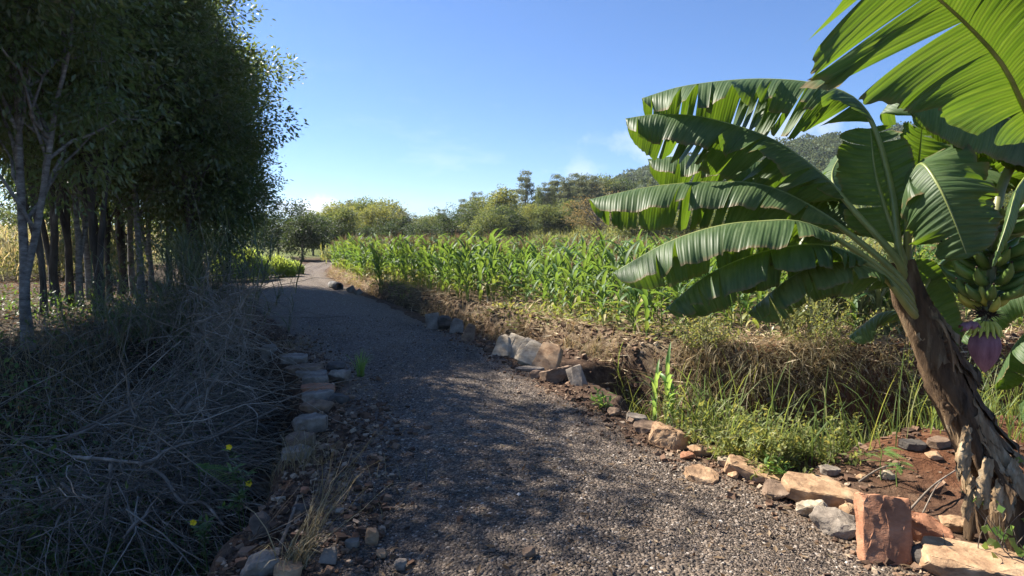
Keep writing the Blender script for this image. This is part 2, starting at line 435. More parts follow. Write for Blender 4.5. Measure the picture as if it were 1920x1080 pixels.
    str_ = g.n('ShaderNodeCombineXYZ'); g.l(g.math('MULTIPLY', u, 45.), str_.inputs[0]); g.l(g.math('MULTIPLY', vv, 1.6), str_.inputs[1]); g.l(g.math('MULTIPLY', g.attr('rnd'), 30.), str_.inputs[2])
    streak = g.noise(str_.outputs[0], 1.0, 5, .65)
    c = g.ramp(streak, [(.25, (.036, .076, .026)), (.5, (.075, .128, .046)), (.75, (.15, .20, .088))])
    c = g.mix(g.math('MULTIPLY', vein, .28), c, (.12, .19, .06))
    age = g.math('MULTIPLY', g.ramp(g.noise(g.obj(), 2.2, 6, .7), [(.60, (0, 0, 0)), (.78, (1, 1, 1))]), .35)
    c = g.mix(age, c, (.16, .17, .06))
    spot = g.ramp(g.noise(g.obj(), 38, 4, .75), [(.66, (0, 0, 0)), (.72, (1, 1, 1))])
    c = g.mix(g.math('MULTIPLY', g.math('MULTIPLY', spot, g.ramp(g.noise(g.obj(), 4, 3), [(.5, (0, 0, 0)), (.62, (1, 1, 1))])), .75), c, (.11, .075, .03))
    c = g.mix(g.ramp(g.math('ADD', vv, g.math('MULTIPLY', g.math('SUBTRACT', streak, .5), .22)), [(.90, (0, 0, 0)), (.985, (.9, .9, .9))]), c, (.20, .14, .065))
    t = g.ramp(streak, [(.25, (.075, .15, .008)), (.5, (.135, .215, .012)), (.8, (.20, .28, .02))])
    t = g.mix(g.math('MULTIPLY', vein, .4), t, (.09, .19, .010))
    nor = g.bump(g.math('ADD', vein, g.math('MULTIPLY', vein2, .3)), .35, .0035)
    g.out(c, g.math('ADD', g.math('MULTIPLY', streak, .25), .36), .4, nor, t, .42); M['banana_leaf'] = m
    M['midrib'] = mottled('banana_midrib', (.12, .16, .04), (.22, .25, .075), 5, .4, .45, .15, 40, .002, (.30, .30, .12), .1)
    M['petiole'] = mottled('banana_petiole', (.10, .11, .04), (.20, .20, .08), 5, .45, .4, .2, 30, .003, (.26, .22, .11), .1)
    M['pseudostem'] = mottled('banana_pseudostem', (.032, .019, .012), (.14, .088, .048), 5.5, .75, .25, 1.0, 16, .02, (.34, .25, .145), .05, (2.6, 2.6, .35))
    M['drysheath'] = mottled('dry_banana_sheath', (.12, .075, .04), (.30, .21, .12), 9, .85, .2, .9, 30, .012, (.50, .41, .28), .25, (2.5, 2.5, .35))
    M['fruit'] = mottled('green_banana', (.07, .13, .025), (.13, .20, .045), 8, .4, .45, .1, 30, .002, (.22, .27, .07), .15)
    M['fruit_young'] = mottled('yellow_green_fingers', (.30, .32, .05), (.45, .44, .08), 10, .6, .3, .3, 30, .003, (.55, .52, .14), .1)
    M['bract'] = mottled('purple_bract', (.13, .055, .07), (.27, .13, .15), 7, .68, .25, .5, 30, .004, (.42, .26, .28), .05, (3, 3, .4))
    M['scar'] = mottled('dark_scar', (.02, .015, .01), (.07, .05, .035), 20, .9, .2, .6, 60, .004, (.14, .1, .07))
    M['petal'] = foliage('yellow_petals', (.75, .55, .02), (.85, .68, .03), (.8, .6, .02), .35, .5, .3)
# ================================================================== SETTING
def axis(segs):
    out = []
    for a, b, n in segs: out.append(np.linspace(a, b, n, endpoint=False))
    return np.concatenate(out + [[segs[-1][1]]])

def build_ground():
    xs = axis([(-1200, -400, 5), (-400, -60, 18), (-60, -14, 46), (-14, -5, 70), (-5, -3.2, 40), (-3.2, 4.4, 160), (4.4, 9, 60), (9, 30, 50), (30, 80, 25), (80, 400, 32), (400, 1200, 5)])
    ys = axis([(-60, -4, 14), (-4, 2, 24), (2, 10.5, 165), (10.5, 20, 100), (20, 40, 90), (40, 90, 50), (90, 400, 60), (400, 1300, 7)])
    X, Y = np.meshgrid(xs, ys)
    Z = Hground(X, Y)
    nx, ny = len(xs), len(ys)
    V = np.stack([X, Y, Z], -1).reshape(-1, 3)
    i = np.arange(ny - 1)[:, None]; j = np.arange(nx - 1)[None]
    F = np.stack([i * nx + j, i * nx + j + 1, (i + 1) * nx + j + 1, (i + 1) * nx + j], -1).reshape(-1, 4)
    mb = MB(); mb.add(V, F)
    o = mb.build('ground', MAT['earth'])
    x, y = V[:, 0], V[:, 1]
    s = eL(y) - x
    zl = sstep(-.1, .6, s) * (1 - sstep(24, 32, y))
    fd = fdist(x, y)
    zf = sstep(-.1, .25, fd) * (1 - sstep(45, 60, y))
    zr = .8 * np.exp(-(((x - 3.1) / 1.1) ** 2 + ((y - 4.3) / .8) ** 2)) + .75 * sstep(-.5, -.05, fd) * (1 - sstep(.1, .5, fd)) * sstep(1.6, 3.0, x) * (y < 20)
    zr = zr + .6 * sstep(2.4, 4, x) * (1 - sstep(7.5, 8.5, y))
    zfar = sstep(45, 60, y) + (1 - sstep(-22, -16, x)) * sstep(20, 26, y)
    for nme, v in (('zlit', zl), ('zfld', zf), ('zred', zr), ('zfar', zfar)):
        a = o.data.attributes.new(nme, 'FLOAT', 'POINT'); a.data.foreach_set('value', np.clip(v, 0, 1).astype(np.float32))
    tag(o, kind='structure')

def build_path():
    ys = axis([(-3, 2, 25), (2, 11, 190), (11, 34, 150), (34, 62, 50)])
    t = np.linspace(0, 1, 75)
    L = eL(ys) - .05; Rr = eR(ys) + .25
    X = L[:, None] + (Rr - L)[:, None] * t[None]; Y = np.broadcast_to(ys[:, None], X.shape)
    Z = Hp(X, Y) - .22 * sstep(.03, -.10, path_in(X, Y)) if False else Hp(X, Y) - .25 * (1 - sstep(-.10, .03, path_in(X, Y)))
    nx, ny = 75, len(ys)
    V = np.stack([X, Y, Z], -1).reshape(-1, 3)
    i = np.arange(ny - 1)[:, None]; j = np.arange(nx - 1)[None]
    F = np.stack([i * nx + j, i * nx + j + 1, (i + 1) * nx + j + 1, (i + 1) * nx + j], -1).reshape(-1, 4)
    mb = MB(); mb.add(V, F)
    o = mb.build('path', MAT['track'])
    pi = path_in(V[:, 0], V[:, 1])
    a = o.data.attributes.new('edge', 'FLOAT', 'POINT'); a.data.foreach_set('value', (1 - sstep(.0, .45, pi)).astype(np.float32))
    tag(o, kind='structure')

_oct = np.array([(1, 0, 0), (-1, 0, 0), (0, 1, 0), (0, -1, 0), (0, 0, 1), (0, 0, -1)], float)
_octF = np.array([(0, 2, 4), (2, 1, 4), (1, 3, 4), (3, 0, 4), (2, 0, 5), (1, 2, 5), (3, 1, 5), (0, 3, 5)])
_cub = np.array([(x, y, z) for x in (-1, 1) for y in (-1, 1) for z in (-1, 1)], float)
_cubF = np.array([(0, 1, 3, 2), (4, 6, 7, 5), (0, 4, 5, 1), (2, 3, 7, 6), (0, 2, 6, 4), (1, 5, 7, 3)])
def chips(mb, x, y, z, size, seed, cube=False, flat=.6):
    g = rng(seed); n = len(x)
    B, FF = (_cub * .7, _cubF) if cube else (_oct, _octF)
    k = len(B)
    J = B[None] * (1 + g.normal(0, .22, (n, k, 1))) + g.normal(0, .12, (n, k, 3))
    J *= np.stack([g.uniform(.7, 1.3, n), g.uniform(.7, 1.3, n), g.uniform(.7, 1.1, n) * flat], -1)[:, None]
    a = g.random(n) * 2 * PI; b = g.normal(0, .45, n)
    ca, sa, cb, sb = np.cos(a)[:, None], np.sin(a)[:, None], np.cos(b)[:, None], np.sin(b)[:, None]
    px, py, pz = J[..., 0], J[..., 1], J[..., 2]
    py, pz = py * cb - pz * sb, py * sb + pz * cb
    px, py = px * ca - py * sa, px * sa + py * ca
    s = (size * .5)[:, None]
    V = np.stack([px * s + x[:, None], py * s + y[:, None], pz * s + z[:, None]], -1)
    F = (np.arange(n) * k)[:, None, None] + FF[None]
    mb.add(V.reshape(-1, 3), F.reshape(-1, FF.shape[1]), 0, None, np.repeat(g.random(n), k))

def build_gravel():
    g = rng(4)
    mb = MB()
    n = 240000
    y = 2.4 + 10.5 * g.random(n) ** 1.9
    x = g.uniform(-3.9, 2.4, n)
    p = path_in(x, y)
    k = (p > -.05) & (g.random(n) < (.25 + .75 * sstep(-.3, .1, fbm(x, y, 1.1, 41, 3))) * (.12 + .88 * sstep(.0, .55, p)))
    x, y = x[k], y[k]; n = len(x)
    s = np.clip(g.lognormal(-4.82, .45, n), .004, .04)
    chips(mb, x, y, H(x, y) + s * .12, s, 5, flat=.75)
    tag(mb.build('gravel', MAT['chips'], smooth=False), kind='stuff')
    mb = MB(); n = 1500; y = 2.5 + 10 * g.random(n) ** 1.5; x = eL(y) + (eR(y) - eL(y)) * g.random(n)
    leaf_quads(mb, np.stack([x, y, H(x, y) + .012], -1), np.stack([g.normal(size=n), g.normal(size=n), g.normal(0, .25, n)], -1), np.stack([g.normal(0, .4, n), g.normal(0, .4, n), 1 + 0 * x], -1), g.uniform(.025, .07, n), g.uniform(.010, .025, n))
    tag(mb.build('fallen_leaves', MAT['deadleaf'], smooth=False), kind='stuff')
    # bigger loose stones and clods along both verges
    mb = MB()
    n = 5600
    y = 2.5 + 9 * g.random(n) ** 1.6
    side = g.random(n) < .42
    x = np.where(side, eL(y) + np.abs(g.normal(.25, .33, n)), eR(y) + g.normal(-.10, .17, n))
    s = np.clip(g.lognormal(-4.0, .55, n), .008, .075)
    chips(mb, x, y, H(x, y) + s * .15, s, 6, cube=True, flat=.7)
    # stones around the red mound and its far rim
    n = 900
    x = g.normal(3.1, .9, n); y = g.normal(4.6, .55, n); s = np.clip(g.lognormal(-3.8, .55, n), .01, .10)
    k = (path_in(x, y) < 0) & (ddist(x, y) > .7); x, y, s = x[k], y[k], s[k]
    chips(mb, x, y, H(x, y) + s * .15, s, 7, cube=True, flat=.55)
    n = 1500
    y = 2.5 + 3.6 * g.random(n); x = eL(y) + g.uniform(-.05, .75, n); s = np.clip(g.lognormal(-4.0, .6, n), .008, .065)
    chips(mb, x, y, H(x, y) + s * .15, s, 8, cube=True, flat=.75)
    tag(mb.build('rubble', MAT['clods'], smooth=False), kind='stuff')
    # clods and crumbs of broken soil on the bank and the field edge
    mb = MB(); n = 5000
    x = g.uniform(-2.2, 8, n); y = np.interp(x, _fx, _fy) + g.normal(.1, .5, n); s = np.clip(g.lognormal(-3.6, .55, n), .01, .11)
    chips(mb, x, y, H(x, y) + s * .1, s, 9, cube=True, flat=.8)
    tag(mb.build('soil_clods', MAT['clods'], smooth=False), kind='stuff')

# ================================================================== STONES
def rock_mesh(name, seed, dims, kind, mat, big=False):
    g = rng(seed); sx, sy, sz = [d / 2 for d in dims]
    if kind == 'slab':
        P = np.array([(x, y, z) for x in (-1, 1) for y in (-1, 1) for z in (-1, 1)], float)
        P = P * (1 - g.random(P.shape) * np.array([.38, .34, .2]))
        E = np.concatenate([[(g.uniform(-.5, .5), s * g.uniform(.95, 1.1), z) for s in (-1, 1) for z in (-.9, .9)], [(s * g.uniform(.95, 1.1), g.uniform(-.5, .5), z) for s in (-1, 1) for z in (-.9, .9)]])
        P = np.concatenate([P, E])
    elif kind == 'spike':   # upright pointed flag
        P = np.array([(x * (1 - .35 * (z > 0)), y, z * .8) for x in (-1, 1) for y in (-1, 1) for z in (-1, 1)], float)
        P = P + g.normal(0, .08, P.shape)
        a = g.uniform(-.5, .5)
        P = np.concatenate([P, [(a, -.7, 1), (a + .15, .7, .97), (1.0, 0, .1), (-1.0, 0, .15)]])
    else:
        d = nrm(g.normal(size=(26, 3)))
        P = d * (np.abs(d) ** 4).sum(1, keepdims=True) ** -.25 * g.uniform(.82, 1.05, (26, 1))
    P = P * np.array([sx, sy, sz])
    bm = bmesh.new()
    for p in P: bm.verts.new(p)
    r = bmesh.ops.convex_hull(bm, input=bm.verts)
    bmesh.ops.delete(bm, geom=[v for v in bm.verts if not v.link_faces], context='VERTS')
    if big and kind == 'slab':
        for _ in range(5):
            q = np.array([g.choice([-1, 1]), g.choice([-1, 1]), g.choice([-1, 1, 1])]) * g.uniform(.5, 1.3, 3) / np.array([sx, sy, sz]); q = q / np.linalg.norm(q)
            sup = max(float(np.dot(q, v.co)) for v in bm.verts)
            co = Vector(q) * (sup - g.uniform(.10, .34) * min(dims) * .6)
            r = bmesh.ops.bisect_plane(bm, geom=bm.verts[:] + bm.edges[:] + bm.faces[:], plane_co=co, plane_no=Vector(q), clear_outer=True)
            ed = [e for e in r['geom_cut'] if isinstance(e, bmesh.types.BMEdge)]
            if ed: bmesh.ops.contextual_create(bm, geom=ed)
    bmesh.ops.bevel(bm, geom=bm.edges[:], offset=min(dims) * .045, segments=1, affect='EDGES', profile=.6)
    bmesh.ops.triangulate(bm, faces=bm.faces[:])
    for _ in range(2):
        le = max(dims) * (.16 if _ else .3)
        bmesh.ops.subdivide_edges(bm, edges=[e for e in bm.edges if e.calc_length() > le], cuts=1)
        bmesh.ops.triangulate(bm, faces=[f for f in bm.faces if len(f.verts) > 3])
    if big:
        bmesh.ops.subdivide_edges(bm, edges=[e for e in bm.edges if e.calc_length() > max(dims) * .06], cuts=1); bmesh.ops.triangulate(bm, faces=[f for f in bm.faces if len(f.verts) > 3])
    bm.normal_update(); m = min(dims); off = Vector((seed * 3.1, seed * 1.7, 0))
    for v in bm.verts:
        k = mnoise.noise(v.co * (2.2 / m) + off) * .075 + mnoise.noise(v.co * (6 / m) + off) * .04 + (abs(mnoise.noise(v.co * (13 / m) + off)) * -.04 if big else 0)
        v.co += v.normal * k * m
    me = bpy.data.meshes.new(name); bm.to_mesh(me); bm.free()
    at_ = me.attributes.new('rnd', 'FLOAT', 'POINT'); at_.data.foreach_set('value', np.full(len(me.vertices), .5, np.float32))
    me.polygons.foreach_set('use_smooth', np.ones(len(me.polygons), bool)); me.set_sharp_from_angle(angle=math.radians(26))
    me.materials.append(MAT[mat]); return me

R_ = math.radians
# label, base pixel x, y, width px, height px, depth/width, kind, material, tilt (rx, ry, rz degrees), group
STONES = [
 # right edge, far to near
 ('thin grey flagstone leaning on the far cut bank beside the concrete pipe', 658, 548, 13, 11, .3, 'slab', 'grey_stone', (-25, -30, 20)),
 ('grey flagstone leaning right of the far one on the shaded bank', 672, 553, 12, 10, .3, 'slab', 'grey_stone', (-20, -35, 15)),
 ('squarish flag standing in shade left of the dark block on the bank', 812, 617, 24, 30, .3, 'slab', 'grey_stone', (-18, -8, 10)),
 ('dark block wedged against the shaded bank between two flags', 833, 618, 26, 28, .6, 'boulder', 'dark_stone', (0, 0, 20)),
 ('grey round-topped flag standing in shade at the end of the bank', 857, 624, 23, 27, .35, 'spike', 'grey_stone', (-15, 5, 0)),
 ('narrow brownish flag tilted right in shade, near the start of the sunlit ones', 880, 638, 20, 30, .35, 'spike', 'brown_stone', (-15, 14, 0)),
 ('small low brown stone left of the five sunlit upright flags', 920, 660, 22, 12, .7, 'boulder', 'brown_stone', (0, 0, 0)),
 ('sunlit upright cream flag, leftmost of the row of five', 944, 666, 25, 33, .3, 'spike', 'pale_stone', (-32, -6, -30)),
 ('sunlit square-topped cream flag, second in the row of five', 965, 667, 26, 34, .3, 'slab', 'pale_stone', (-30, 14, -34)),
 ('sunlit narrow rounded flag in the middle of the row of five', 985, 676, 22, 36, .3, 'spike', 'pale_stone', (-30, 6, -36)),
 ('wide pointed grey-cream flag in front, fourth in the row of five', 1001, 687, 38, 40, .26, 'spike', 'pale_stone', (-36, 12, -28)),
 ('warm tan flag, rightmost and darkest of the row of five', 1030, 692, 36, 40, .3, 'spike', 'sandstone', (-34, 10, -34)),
 ('flat thin grey slab lying at the foot of the five upright flags', 994, 698, 50, 9, .5, 'slab', 'grey_stone', (3, 2, 10)),
 ('small tan stone right under the flat grey slab', 1007, 711, 24, 17, .8, 'boulder', 'brown_stone', (0, 0, 40)),
 ('dark brown wedge stone with a ridge lying right of the flat grey slab', 1046, 716, 52, 24, .6, 'slab', 'brown_stone', (-14, -8, 20)),
 ('grey slab leaning left on the ditch edge beside the dark wedge stone', 1081, 722, 27, 36, .35, 'slab', 'grey_stone', (-20, -22, -10)),
 ('rounded brown stone half buried in rubble above the pale flat stone', 1152, 779, 20, 15, .9, 'boulder', 'brown_stone', (0, 0, 30)),
 ('pale flat stone on the ditch lip left of the tall cane plant', 1195, 792, 34, 12, .7, 'slab', 'grey_stone', (4, 5, -20)),
 ('smooth brown slab lying at the foot of the tall cane plant', 1219, 813, 48, 17, .7, 'slab', 'brown_stone', (8, 4, -28)),
 ('big banded tan block tilted to the track right of the cane plant', 1258, 840, 66, 36, .55, 'slab', 'sandstone', (-14, 16, -28)),
 ('mossy olive stone standing behind the big banded tan block', 1299, 834, 26, 30, .7, 'boulder', 'brown_stone', (0, 10, 0)),
 ('small cream cobble between the banded block and the long cream stone', 1305, 846, 26, 15, .8, 'boulder', 'pale_stone', (0, 0, 12)),
 ('long low cream stone on the ditch lip', 1328, 857, 66, 18, .55, 'boulder', 'sandstone', (4, 4, -14)),
 ('small red brown cobble in front of the long cream stone', 1290, 862, 26, 13, .8, 'boulder', 'red_stone', (0, 0, 20)),
 ('pointed triangular tan slab lying flat on the track verge', 1322, 903, 56, 15, .75, 'slab', 'sandstone', (8, 10, -45)),
 ('yellowish flat stone behind the large smooth slab', 1376, 874, 50, 13, .6, 'slab', 'pale_stone', (3, 3, -10)),
 ('large smooth tan slab sloping along the ditch edge', 1418, 902, 88, 26, .5, 'slab', 'sandstone', (10, 14, -28)),
 ('small tan cobble with a shadow on the track side of the large smooth slab', 1378, 897, 22, 12, .9, 'boulder', 'sandstone', (0, 0, 0)),
 ('rounded brown boulder with a dark shaded front, left of the orange slab', 1465, 938, 54, 32, .8, 'boulder', 'brown_stone', (0, 6, -20)),
 ('wide flat orange slab in full sun left of the upright red block', 1550, 950, 124, 38, .6, 'slab', 'sandstone', (6, 6, -16)),
 ('rough cream stone under the lip of the wide orange slab', 1531, 972, 60, 29, .7, 'boulder', 'pale_stone', (0, 0, 20)),
 ('jagged grey rock against the red block', 1575, 1005, 82, 40, .75, 'boulder', 'grey_stone', (8, 8, -25)),
 ('tan cobble wedged between the grey rock and the orange slab', 1595, 975, 36, 28, .8, 'boulder', 'sandstone', (0, 0, 30)),
 ('big upright red sandstone block tilted to the track', 1662, 1046, 88, 118, .38, 'slab', 'red_stone', (-24, 5, -6)),
 ('dark shaded red slab leaning behind the big red block', 1738, 1018, 78, 48, .5, 'slab', 'red_stone', (12, 20, -30)),
 ('black rough rock in front of the dark shaded slab', 1752, 1066, 72, 40, .8, 'boulder', 'dark_stone', (0, 0, 10)),
 ('small pale stone in the shade of the dark slab', 1755, 1012, 26, 18, .8, 'boulder', 'pale_stone', (0, 0, 0)),
 ('long flat orange slab at the foot of the banana stem', 1860, 1092, 200, 40, .5, 'slab', 'sandstone', (4, 5, -8)),
 ('ochre stone half sunk in soil left of the banana stem', 1798, 996, 54, 22, .8, 'boulder', 'sandstone', (0, 0, 20)),
 ('flat grey stone at the left rim of the red earth mound', 1559, 890, 32, 13, .7, 'slab', 'grey_stone', (5, 5, 10)),
 ('tan cobble on top of the red earth mound', 1618, 903, 20, 14, .8, 'boulder', 'sandstone', (0, 0, 0)),
 ('two-toned pale stone beside the feathery seedling on the mound', 1668, 899, 26, 16, .8, 'boulder', 'pale_stone', (0, 0, 25)),
 ('dark flat stone on the stony far rim of the mound', 1716, 842, 40, 13, .7, 'slab', 'dark_stone', (4, 4, 0)),
 ('flat brown stone on the rim of the mound close to the banana stem', 1765, 838, 36, 14, .7, 'slab', 'brown_stone', (4, -4, 12)),
 ('broken tan stone right on the crest of the mound rim', 1757, 862, 30, 13, .8, 'boulder', 'sandstone', (0, 0, 0)),
 # left edge, far to near
 ('tall grey stone at the far end of the left wall beside dry grass', 503, 673, 30, 32, .6, 'boulder', 'grey_stone', (0, -10, 0)),
 ('flat grey cap stone, farthest in the stepped left wall', 548, 690, 42, 13, .8, 'slab', 'grey_stone', (3, 3, 5)),
 ('wide dark slab under the farthest cap stone of the left wall', 567, 699, 60, 13, .6, 'slab', 'brown_stone', (2, -2, 0)),
 ('low slab bridging two blocks in the left wall', 582, 708, 52, 11, .6, 'slab', 'grey_stone', (3, 3, -8)),
 ('neat rectangular block, lightest of the left wall', 590, 722, 42, 18, .7, 'slab', 'grey_stone', (0, 0, 4)),
 ('pointed grey boulder on the track side of the rectangular block', 633, 717, 46, 24, .7, 'boulder', 'grey_stone', (0, 0, -20)),
 ('dark lump behind the pointed grey boulder', 628, 696, 36, 17, .8, 'boulder', 'dark_stone', (0, 0, 0)),
 ('thin reddish slab laid below the rectangular block', 593, 736, 56, 12, .6, 'slab', 'red_stone', (2, 2, 3)),
 ('thick grey slab under the thin reddish one', 592, 752, 54, 17, .6, 'slab', 'grey_stone', (0, -3, 2)),
 ('rounded dark lower block of the left wall', 591, 774, 56, 24, .6, 'boulder', 'brown_stone', (0, 0, 0)),
 ('squat dark stone on the track side of the left wall', 633, 757, 36, 19, .8, 'boulder', 'dark_stone', (0, 0, 14)),
 ('large square stone with crumbs on top in the left wall', 578, 808, 54, 28, .7, 'slab', 'grey_stone', (3, -2, 6)),
 ('worn slab sloping to the hollow, below the square stone', 560, 838, 50, 22, .8, 'slab', 'brown_stone', (8, -10, 10)),
 ('broken slab end at the near end of the left wall', 551, 860, 48, 20, .8, 'slab', 'grey_stone', (5, -8, -8)),
 ('dark upright boulder set in the left bank near the yellow flower', 489, 930, 36, 44, .8, 'boulder', 'brown_stone', (0, -8, 0)),
 ('long dark stone set low in the left bank above the big corner stone', 484, 1012, 36, 52, .8, 'boulder', 'dark_stone', (0, -6, 0)),
 ('big grey stone at the bottom left corner of the track', 482, 1086, 66, 46, .7, 'boulder', 'grey_stone', (0, -8, 14)),
 ('tan flat stone lying right of the big corner stone', 538, 1082, 46, 20, .7, 'slab', 'sandstone', (4, 2, 0)),
 ('grey triangular stone right of the dry stalk bundle', 616, 1056, 28, 30, .7, 'spike', 'grey_stone', (-40, 10, 0)),
 ('rounded mottled stone standing on the gravel verge', 697, 1022, 26, 34, .8, 'boulder', 'sandstone', (0, 0, 0)),
 ('flat grey stone left of the rounded mottled stone', 659, 1028, 22, 15, .8, 'slab', 'grey_stone', (0, 0, 10)),
 ('reddish cobble beside the dry stalk bundle', 631, 1002, 15, 13, .8, 'boulder', 'red_stone', (0, 0, 0)),
 ('angular grey stone at the track edge, lowest of the loose ones', 750, 1070, 23, 22, .8, 'boulder', 'grey_stone', (0, 0, 24)),
 ('tan stone with a dry straw beside it on the verge', 716, 1048, 23, 18, .8, 'boulder', 'sandstone', (0, 0, -15)),
 ('round pink cobble above the white stick', 570, 926, 15, 13, .9, 'boulder', 'red_stone', (0, 0, 0)),
 ('flat dark stone in rubble above the white stick', 560, 965, 34, 18, .8, 'boulder', 'dark_stone', (0, 0, 0)),
 ('lone brown stone embedded low in the middle of the track', 991, 1046, 26, 20, .8, 'boulder', 'brown_stone', (0, 0, 0)),
]
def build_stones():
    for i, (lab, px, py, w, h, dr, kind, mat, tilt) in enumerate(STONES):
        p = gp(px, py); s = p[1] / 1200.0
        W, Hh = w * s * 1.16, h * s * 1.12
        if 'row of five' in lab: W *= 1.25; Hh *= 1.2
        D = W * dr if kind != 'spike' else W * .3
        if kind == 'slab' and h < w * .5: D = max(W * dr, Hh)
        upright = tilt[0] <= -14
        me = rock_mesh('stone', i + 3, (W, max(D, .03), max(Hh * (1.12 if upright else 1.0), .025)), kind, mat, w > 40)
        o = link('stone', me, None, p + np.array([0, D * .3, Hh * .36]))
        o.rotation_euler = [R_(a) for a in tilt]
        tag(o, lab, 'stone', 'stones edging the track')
# ================================================================== BANANA
def rotv(v, k, a):
    a = np.asarray(a)[..., None]
    return v * np.cos(a) + np.cross(k, v) * np.sin(a) + k * (k * v).sum(-1, keepdims=True) * (1 - np.cos(a))

def banana_leaf(plant, base, pts, W, t0, fold=((15, 95), (15, 95)), roll=0, tears=7, seed=1, up=None, r0=.022, hang=14, label=None, slant=.22, tip=.16, gap=.05, ramp=.22, wmul=(1, 1), mats=('banana_leaf', 'midrib')):
    g = rng(seed)
    P = bez(np.array([at(*p) for p in pts]), 120) - base
    d = np.concatenate([[0], np.cumsum(np.linalg.norm(np.diff(P, axis=0), axis=1))]); Ltot = d[-1]
    s = np.linspace(0, Ltot, 160)
    P = np.stack([np.interp(s, d, P[:, k]) for k in range(3)], -1)
    T = nrm(np.gradient(P, axis=0))
    z = np.array([0, 0, 1.]) if up is None else nrm(np.array(up, float))
    U = nrm(z - T * (T @ z)[:, None])
    rr = np.radians(np.broadcast_to(np.interp(np.linspace(0, 1, 160), np.linspace(0, 1, len(np.atleast_1d(roll))), np.atleast_1d(roll)), (160,)))
    U = rotv(U, T, rr); S = np.cross(T, U)
    def fr(a, x): return np.stack([np.interp(x, s, a[:, k]) for k in range(3)], -1)
    Lb = Ltot * (1 - t0); sb0 = Ltot * t0
    def prof(x):
        a = 1 - (1 - np.clip(x / ramp, 0, 1)) ** 2
        b = np.sqrt(np.clip(1 - (np.clip((x - (1 - tip * 2.2)) / (tip * 2.2), 0, 1)) ** 2.2, 0, 1))
        return W * (.12 + .88 * a) * np.maximum(b, .02)
    mb = MB(); nr = 11; r = np.linspace(0, 1, nr)
    for si, sg in enumerate((1, -1)):
        f0, f1 = np.radians(fold[si])
        nt = tears if np.isscalar(tears) else tears[si]
        cuts = np.sort(g.uniform(.08, .96, nt)) if nt else np.array([])
        keep = [0.]
        for c in cuts:
            if c - keep[-1] > .025: keep.append(c)
        edges = np.array(keep + [1.0])
        for a, b in zip(edges[:-1], edges[1:]):
            ns = max(3, int((b - a) * 110) + 2)
            x = np.linspace(a, b, ns)
            xm = (a + b) / 2
            off = np.radians(g.normal(0, hang) + (g.random() < .18) * hang * 1.4)
            tw = g.normal(0, .35) * min(1, .08 / max(b - a, .02))
            tilt = g.normal(0, .06)
            lenf = g.uniform(.90, 1.03)
            X = x[:, None] + (xm - x)[:, None] * (gap * 2.0 * r[None] ** 1.6) * (1 if nt else 0)
            sx = sb0 + X * Lb
            c0, Tt, Uu, Ss = fr(P, sx), fr(T, sx), fr(U, sx), fr(S, sx)
            w = prof(x)[:, None] * lenf * wmul[si] * (1 + .05 * vnoise(x * 60, 0 * x + seed, 1, si)[:, None] + .05 * vnoise(x * 190, 0 * x + seed, 1, si)[:, None])
            u = (x - xm)[:, None] / max(b - a, 1e-3) * 2
            phi = f0 + (f1 - f0) * r[None] ** .85 + off * r[None] + tw * u * r[None] + .10 * np.sin(x[:, None] * 37 + seed) * r[None]
            dr = sg * np.cos(phi)[..., None] * Ss - np.sin(phi)[..., None] * Uu + (slant + tilt) * Tt
            step = w[..., None] / (nr - 1) * dr
            Q = c0 + np.concatenate([np.zeros((ns, 1, 3)), np.cumsum((step[:, 1:] + step[:, :-1]) / 2, 1)], 1)
            nn = np.sin(phi)[..., None] * sg * Ss + np.cos(phi)[..., None] * Uu
            Q = Q + nn * (.0022 * np.sin(X * Lb * 2 * PI / .034) * sstep(0, .2, r)[None])[..., None]
            uv = np.stack([X * Lb, np.broadcast_to(r[None], X.shape)], -1)
            i = np.arange(ns - 1)[:, None]; j = np.arange(nr - 1)[None]
            F = np.stack([i * nr + j, i * nr + j + 1, (i + 1) * nr + j + 1, (i + 1) * nr + j], -1).reshape(-1, 4)
            if sg < 0: F = F[:, ::-1]
            mb.add(Q.reshape(-1, 3), F, 0, uv, (seed * .137 + si * .3) % 1.0)
    o = mb.build('leaf', MAT[mats[0]], plant)
    if label: o['label'] = label
    m2 = MB(); k = slice(0, 160, 4)
    rad = r0 * np.clip(1 - .93 * (np.arange(160) / 159.) ** .8, .05, 1)
    V, F, uv = tube(P[k] - U[k] * rad[k][:, None] * .55, rad[k], 8); m2.add(V, F, 0, uv)
    m2.build('midrib', MAT[mats[1]], o)
    return o

def sheet(P, width, curl, n=8, seed=0, normal=None):
    """a curling strip along points P"""
    g = rng(seed); P = bez(P, 14); T = nrm(np.gradient(P, axis=0))
    nv = np.array(normal, float); nv = nrm(nv - T * (T @ nv)[:, None]); S = np.cross(T, nv)
    u = np.linspace(-1, 1, n)
    w = width * (.75 + .35 * np.sin(np.linspace(.3, 2.9, 14))) * (1 + .12 * g.normal(size=14))
    a = u[None] * curl * np.linspace(.6, 1.2, 14)[:, None]
    Q = P[:, None] + (np.sin(a) / max(curl, .1) * w[:, None])[..., None] * S[:, None] + ((np.cos(a) - 1) / max(curl, .1) * w[:, None])[..., None] * nv[:, None]
    Q += g.normal(0, .004, Q.shape)
    i = np.arange(13)[:, None]; j = np.arange(n - 1)[None]
    F = np.stack([i * n + j, i * n + j + 1, (i + 1) * n + j + 1, (i + 1) * n + j], -1).reshape(-1, 4)
    return Q.reshape(-1, 3), F

